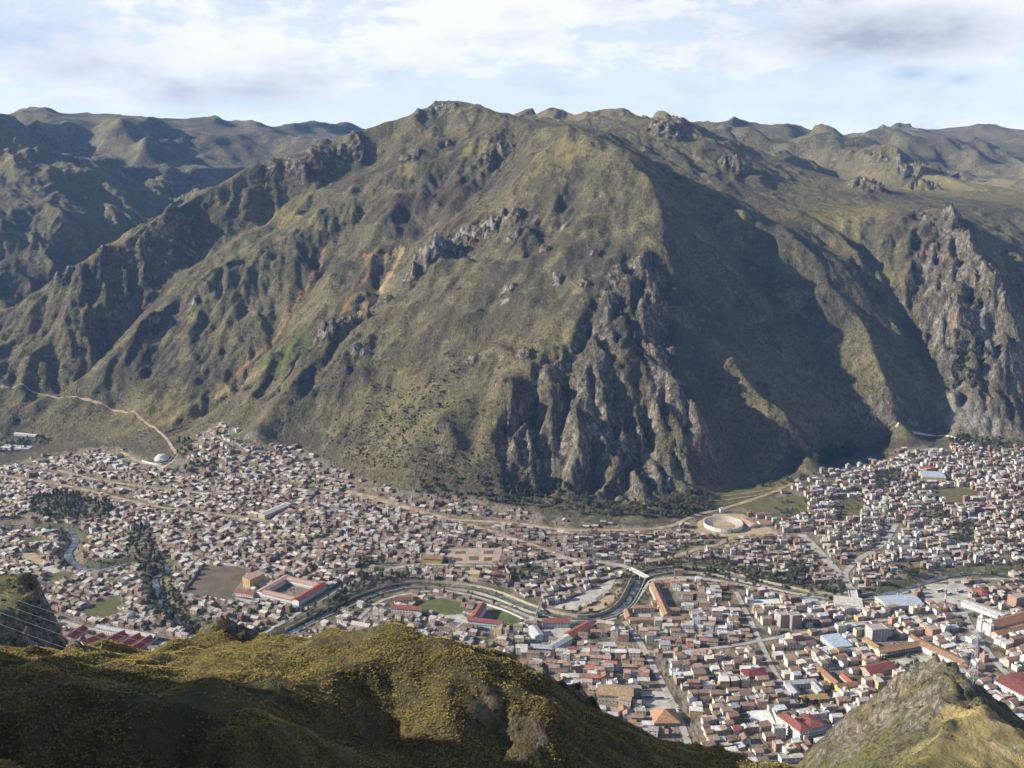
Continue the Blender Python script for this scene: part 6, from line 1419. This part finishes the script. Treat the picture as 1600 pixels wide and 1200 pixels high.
def joined(kind, i):
    tr, cn = TM[kind][i]
    b = bmesh.new(); b.from_mesh(tr); n0 = len(b.faces); b.from_mesh(cn); b.faces.ensure_lookup_table()
    for f in b.faces[n0:]: f.material_index = 1
    me = bpy.data.meshes.new('distant_tree'); b.to_mesh(me); b.free(); me.materials.append(M_BARK); me.materials.append(M_LEAF[kind]); return me
rest = [t for t in ALLP if id(t) not in nset]
for kd in ('eucalypt', 'cypress', 'willow'):
    q = [t for t in rest if t[4] == kd]
    scatter_object(f'distant_{kd}_trees', {'eucalypt': 'far eucalyptus trees along the foot of the cliffs', 'cypress': 'far dark evergreens among the roofs', 'willow': 'far rounded trees along river and yards'}[kd], [(x, y, z - .1) for x, y, z, s_, k_ in q], [t[3] for t in q], [joined(kd, i) for i in range(2)])
# scrub on the lower slopes
def bush_mesh(seed, n=26, mat=None, flat=.7):
    rn = np.random.default_rng(seed); VV = []; FF = []
    for k in range(n):
        d = rn.normal(size=3); d[2] = abs(d[2]) * flat; d /= np.linalg.norm(d); p = d * rn.uniform(.5, 1.0); u = rn.normal(size=3); u /= np.linalg.norm(u); w = np.cross(u, d) + rn.normal(size=3) * .3; w /= np.linalg.norm(w); s_ = rn.uniform(.28, .5)
        o = len(VV); VV += [p - u * s_, p + w * s_ * .7, p + u * s_, p - w * s_ * .7]; FF.append((o, o + 1, o + 2, o + 3))
    return mesh_np('bush', np.array(VV), FF, [mat])
m = NM('scrub_leaves', .9); m.color(m.mix(m.ramp(m.noise(.05, 4, .6), .35, .65), (.030, .034, .016), (.075, .068, .030))); M_SCRUB = m.m
SV = [bush_mesh(40 + k, 22, M_SCRUB) for k in range(4)]
N_ = 110000
X = nrng.uniform(-1500, 1300, N_); Y = nrng.uniform(1500, 2600, N_); Z = mid(X, Y)
hi = Grid(mHill, MX0, MY0, MS)(X, Y)
f_ = fbm(X / 110, Y / 110, 4, 951); g_ = fbm(X / 30, Y / 30, 3, 957)
f2 = np.array([p[:2] for p in H((560, 700), (700, 720), (640, 640))]).mean(0)
nearwood = np.exp(-((X - f2[0]) ** 2 + (Y - f2[1]) ** 2) / (2 * 130 ** 2))
low = np.exp(-np.clip(Z - 20, 0, 999) / 120)
prob = np.clip((f_ * 1.2 + g_ * .8 + .9 * nearwood + .45 * low - .12), 0, 1) * (hi > .25) * (.25 + low)
ok = nrng.uniform(0, 1, N_) < prob * .95
ok &= (np.abs(X) < .56 * Y + 120)
_k = np.flatnonzero(ok)
for P, w_ in road_lines: ok[_k] &= seg_dist(X[_k], Y[_k], np.concatenate([P[::4], P[-1:]])) > w_ / 2 + 1.5
scatter_object('scrub', 'dark scrub dotting the lower mountain slopes', np.column_stack([X, Y, Z - .25])[ok], nrng.uniform(.7, 2.6, ok.sum()) * (.7 + .6 * nearwood[ok]), SV)
print('TREES', len(TREES), 'scrub', int(ok.sum()))
# ------------------------------------------------------------------ grass tussocks of the near hill and scrub of the spurs
def tuft_mesh(seed, mat, n=15, h=.5, spread=.55):
    rn = np.random.default_rng(seed); VV = []; FF = []
    for k in range(n):
        a = rn.uniform(0, 6.28); r = rn.uniform(0, .16); t = rn.uniform(.1, 1) * spread; hh = h * rn.uniform(.6, 1.1); w = rn.uniform(.05, .09)
        p = np.array([math.cos(a) * r, math.sin(a) * r, -.05]); q = p + np.array([math.cos(a) * t * .45, math.sin(a) * t * .45, hh * .75]); e_ = p + np.array([math.cos(a) * t, math.sin(a) * t, hh]); s_ = np.array([-math.sin(a), math.cos(a), 0]) * w
        o = len(VV); VV += [p - s_, p + s_, q + s_ * .8, q - s_ * .8, e_]; FF += [(o, o + 1, o + 2, o + 3), (o + 3, o + 2, o + 4)]
    return mesh_np('tuft', np.array(VV), FF, [mat])
m = NM('tussock_grass', .9); cc = m.mix(m.ramp(m.noise(.06, 4, .6), .38, .62), (.335, .268, .085), (.47, .38, .125)); cc = m.mix(m.ramp(m.noise(.5, 3, .6), .5, .7), cc, (.18, .145, .048)); m.color(cc); M_TUFT = m.m
N_ = 240000
X = nrng.uniform(-150, 110, N_); Y = nrng.uniform(95, 330, N_)
px_, py_ = pix(X, Y, fg(X, Y))
ok = (px_ > -60) & (px_ < 1300) & (py_ < 1230)
gk = Grid(gRock, gX0, gY0, GS)(X, Y); nz = fbm(X / 9, Y / 9, 4, 971)
ok &= (gk < .35) & (nrng.uniform(0, 1, N_) < np.clip(.72 + nz * .9, .04, 1))
for p, r, _, _ in [(at(250, 1085, 188), 9, 0, 0), (at(330, 1075, 195), 10, 0, 0), (at(290, 1095, 182), 8, 0, 0)]: ok &= ~((np.hypot(X - p[0], Y - p[1]) < r * .9) & (nrng.uniform(0, 1, N_) < .8))
scatter_object('tussock_grass', 'golden tussock grass covering the near hill', np.column_stack([X, Y, fg(X, Y)])[ok], nrng.uniform(.3, .85, ok.sum()), [tuft_mesh(60 + k, M_TUFT) for k in range(5)])
N_ = 5000
X = nrng.uniform(100, 600, N_); Y = nrng.uniform(430, 800, N_); Z = spur_r(X, Y)
ok = (Z > 5) & (nrng.uniform(0, 1, N_) < np.clip(.18 + fbm(X / 30, Y / 30, 3, 981) * .6, .02, .8))
X2 = nrng.uniform(-560, -190, 3500); Y2 = nrng.uniform(480, 780, 3500); Z2 = spur_l(X2, Y2); ok2 = (Z2 > 5) & (nrng.uniform(0, 1, 3500) < .6)
scatter_object('spur_scrub', 'low scrub on the two rocky spurs by the town', np.concatenate([np.column_stack([X, Y, Z - .1])[ok], np.column_stack([X2, Y2, Z2 - .1])[ok2]]), np.concatenate([nrng.uniform(.35, .9, ok.sum()), nrng.uniform(.6, 1.8, ok2.sum())]), SV)
# ------------------------------------------------------------------ masts, pylon, power lines, vehicles
M_STEEL = plain('galvanised_steel', (.42, .44, .46), .5, .15, 2.0, .4, .4)
M_RED = plain('mast_red', (.45, .06, .04), .6, .1); M_WHT = plain('mast_white', (.75, .75, .73), .6, .1)
def bar(V, F, a, b, r):
    a = Vector(a); b = Vector(b); d = (b - a).normalized(); u = d.orthogonal().normalized() * r; w = d.cross(u).normalized() * r; o = len(V)
    V += [a + u, a + w, a - u, a - w, b + u, b + w, b - u, b - w]; F += [(o + i, o + (i + 1) % 4, o + 4 + (i + 1) % 4, o + 4 + i) for i in range(4)]
def lattice(name, parent, z0, z1, w0, w1, bays, mat, r):
    V = []; F = []; cs = ((-1, -1), (1, -1), (1, 1), (-1, 1))
    for k in range(bays):
        a = k / bays; b_ = (k + 1) / bays; za, zb = z0 + (z1 - z0) * a, z0 + (z1 - z0) * b_; wa, wb = w0 + (w1 - w0) * a, w0 + (w1 - w0) * b_
        for i in range(4):
            c0, c1 = cs[i], cs[(i + 1) % 4]
            bar(V, F, (c0[0] * wa, c0[1] * wa, za), (c0[0] * wb, c0[1] * wb, zb), r); bar(V, F, (c0[0] * wa, c0[1] * wa, za), (c1[0] * wb, c1[1] * wb, zb), r * .6); bar(V, F, (c0[0] * wb, c0[1] * wb, zb), (c1[0] * wb, c1[1] * wb, zb), r * .6)
    return new_obj(name, mesh_np(name, np.array([tuple(v) for v in V]), F, [mat]), parent)
c = hit(1474, 972); rt = new_obj('radio_mast', None); rt.location = (c.x, c.y, c.z); tag(rt, 'tall red and white lattice radio mast rising among the roofs', 'mast')
for k in range(9): lattice('mast_section', rt, k * 6.0, k * 6.0 + 6.0, .9 - .06 * k, .84 - .06 * k, 4, (M_RED, M_WHT)[k % 2], .16)
def pylon(label, x, y, z, hgt, name='power_pylon'):
    rt = new_obj(name, None); rt.location = (x, y, z); rt.rotation_euler = (0, 0, .5); tag(rt, label, 'pylon')
    lattice('tower', rt, 0, hgt * .55, 2.6, 1.1, 5, M_STEEL, .13); lattice('mast_top', rt, hgt * .55, hgt, 1.1, .35, 6, M_STEEL, .1)
    for k, zz in enumerate((.66, .78, .90)):
        V = []; F = []; L_ = 4.2 - .5 * k
        for s_ in (-1, 1):
            bar(V, F, (0, -.7, hgt * zz), (s_ * L_, 0, hgt * zz + .5), .1); bar(V, F, (0, .7, hgt * zz), (s_ * L_, 0, hgt * zz + .5), .1); bar(V, F, (0, 0, hgt * zz + 1.6), (s_ * L_, 0, hgt * zz + .5), .09)
            bar(V, F, (s_ * L_, 0, hgt * zz + .5), (s_ * L_, 0, hgt * zz - .9), .1)
        new_obj('cross_arm', mesh_np('cross_arm', np.array([tuple(v) for v in V]), F, [M_STEEL]), rt)
p = at(1517, 1085, 612); pylon('steel lattice power pylon on the rocky spur above the plaza', p[0], p[1], float(spur_r(p[0], p[1])) - .5, 40)
M_WIRE = plain('power_cable', (.62, .63, .65), .4, .05, 1.0, .4, .3)
for k, (a, b_, lb) in enumerate([((-120, 885, 330), (470, 1075, 520), 'topmost pale power cable slanting past the dark rocky spur'), ((-120, 898, 325), (470, 1092, 515), 'second power cable from the top before the dark spur'), ((-120, 912, 320), (470, 1110, 510), 'third power cable from the top before the dark spur'), ((-120, 930, 314), (470, 1130, 505), 'lowest pale power cable slanting past the dark rocky spur')]):
    A, B = Vector(at(*a)), Vector(at(*b_)); V = []; F = []; pts = []
    for i in range(25):
        t = i / 24; q = A.lerp(B, t); q.z -= 4 * 2.6 * t * (1 - t); pts.append(q)
    for i in range(24): bar(V, F, pts[i], pts[i + 1], .085)
    tag(new_obj('power_cable', mesh_np('power_cable', np.array([tuple(v) for v in V]), F, [M_WIRE])), lb, 'cable', 'power cables by the dark spur')
# vehicles
def car_meshes(col, bus=False):
    mt = plain('car_paint', col, .35, .05, 1.0, .5)
    ln, wd, hb, hc = (10.5, 2.4, 1.0, 2.9) if bus else (4.3, 1.75, .85, 1.45)
    b = MB(); b.add([(-ln / 2, -wd / 2, .35), (ln / 2, -wd / 2, .35), (ln / 2, wd / 2, .35), (-ln / 2, wd / 2, .35), (-ln / 2, -wd / 2, hb), (ln / 2, -wd / 2, hb * .9), (ln / 2, wd / 2, hb * .9), (-ln / 2, wd / 2, hb)], [(3, 2, 1, 0), (4, 5, 6, 7), (0, 1, 5, 4), (1, 2, 6, 5), (2, 3, 7, 6), (3, 0, 4, 7)])
    body = mesh_np('body', np.array(b.v), b.f, [mt])
    x0, x1, t0, t1 = (-ln / 2 + .05, ln / 2 - .05, -ln / 2 + .1, ln / 2 - .3) if bus else (-ln * .42, ln * .2, -ln * .34, ln * .08)
    w2 = wd / 2 - .08
    b = MB(); b.add([(x0, -w2, hb * .98), (x1, -w2, hb * .95), (x1, w2, hb * .95), (x0, w2, hb * .98), (t0, -w2 * .92, hc), (t1, -w2 * .92, hc), (t1, w2 * .92, hc), (t0, w2 * .92, hc)], [(0, 1, 5, 4), (1, 2, 6, 5), (2, 3, 7, 6), (3, 0, 4, 7)], 0); cab = mesh_np('cabin_glass', np.array(b.v), b.f, [M_GLASS])
    b = MB(); b.box(t0, t1, -w2 * .92, w2 * .92, hc, hc + .06); rf = mesh_np('roof', np.array(b.v), b.f, [mt])
    return body, cab, rf, ln, wd
b = MB(); V = [(.32 * math.cos(6.2832 * j / 10), y, .32 * math.sin(6.2832 * j / 10)) for y in (-.1, .1) for j in range(10)]; b.add(V, [(j, (j + 1) % 10, 10 + (j + 1) % 10, 10 + j) for j in range(10)] + [tuple(range(10)), tuple(range(19, 9, -1))]); WHEEL = mesh_np('wheel', np.array(b.v), b.f, [plain('tyre', (.02, .02, .02), .8)])
CARS = {'white': car_meshes((.75, .75, .74)), 'red': car_meshes((.4, .05, .04)), 'silver': car_meshes((.5, .51, .52)), 'blue': car_meshes((.06, .12, .3)), 'yellow': car_meshes((.6, .4, .05))}
def vehicle(name, label, mm, x, y, ang, grp):
    rt = new_obj(name, None); rt.location = (x, y, float(mid(x, y)) + .62); rt.rotation_euler = (0, 0, ang); tag(rt, label, 'bus' if name == 'bus' else 'car', grp)
    body, cab, rf, ln, wd = mm; new_obj('body', body, rt); new_obj('cabin', cab, rt); new_obj('roof', rf, rt)
    for sx in (-1, 1):
        for sy in (-1, 1): o = new_obj('wheel', WHEEL, rt); o.location = (sx * ln * .31, sy * (wd / 2 - .12), .32)
rn_ = list(ROADS)
RSAY = {'riverside_drive': 'the riverside drive', 'avenue': 'the straight avenue', 'road_centre': 'the wide dirt road', 'road_bend': 'the road inside the river bend', 'street_old_town': 'the old town street', 'street_church': 'the street by the church', 'street_cross': 'the long cross street', 'street_north_bank': 'the north bank street', 'street_west_lower': 'the western lower street'}
used_ = {}
for nm, ncar in (('riverside_drive', 9), ('avenue', 6), ('road_centre', 5), ('road_bend', 5), ('street_old_town', 5), ('street_church', 5), ('street_cross', 6), ('street_north_bank', 4), ('street_west_lower', 3)):
    P, w_ = road_lines[rn_.index(nm)]; N2 = normals2(P)
    for k in range(ncar):
        i = int((k + .5 + rnd.uniform(-.3, .3)) / ncar * (len(P) - 2)) + 1; col = rnd.choice(['white', 'white', 'silver', 'red', 'blue', 'yellow'])
        sd = rnd.choice((-1, 1)); p = P[i] + N2[i] * sd * w_ * .24; t = P[min(i + 1, len(P) - 1)] - P[i - 1]
        if not seen(p[0], p[1], float(mid(*p)) + 1) or not 0 < pix(p[0], p[1], 0)[0] < 1600: continue
        u_ = used_.setdefault((nm, col), 0); used_[(nm, col)] += 1
        vehicle('car', f"{ORD[u_] if u_ else 'first '}{col} car along {RSAY[nm]}", CARS[col], p[0], p[1], math.atan2(t[1], t[0]), 'cars on the town roads')
BUS = {'silver': car_meshes((.45, .50, .55), True), 'white': car_meshes((.72, .72, .70), True)}
for px__, py__, lb, col, an in [(1012, 1092, 'silver bus parked in the yard above the pyramid-roofed house', 'silver', .1), (1030, 1093, 'second silver bus parked in the yard above the pyramid-roofed house', 'silver', .06), (1468, 925, 'white bus in the market lot nearest the radio mast', 'white', .4), (1482, 930, 'white bus in the market lot beside another white bus', 'white', .45), (1500, 926, 'silver bus in the market lot by the street', 'silver', .5)]:
    q = hit(px__, py__); vehicle('bus', lb, BUS[col], q.x, q.y, an, 'parked buses')
# ------------------------------------------------------------------ the air between: thin haze over the valley
hz = bpy.data.meshes.new('haze')
_b = bmesh.new(); bmesh.ops.create_cube(_b, size=1.0)
for v in _b.verts:
    v.co = Vector((v.co.x * 12000, 4100 + v.co.y * 9400, 500 + v.co.z * 1060))
_b.to_mesh(hz); _b.free()
hm = bpy.data.materials.new('valley_air'); hm.use_nodes = True
hm.node_tree.nodes.clear()
_pv = hm.node_tree.nodes.new('ShaderNodeVolumePrincipled'); _ho = hm.node_tree.nodes.new('ShaderNodeOutputMaterial')
_pv.inputs['Color'].default_value = (.22, .46, 1.0, 1); _pv.inputs['Density'].default_value = HAZE; _pv.inputs['Anisotropy'].default_value = .0
hm.node_tree.links.new(_pv.outputs[0], _ho.inputs['Volume'])
hz.materials.append(hm)
tag(new_obj('haze', hz), kind='stuff', label='thin blue haze filling the valley air')
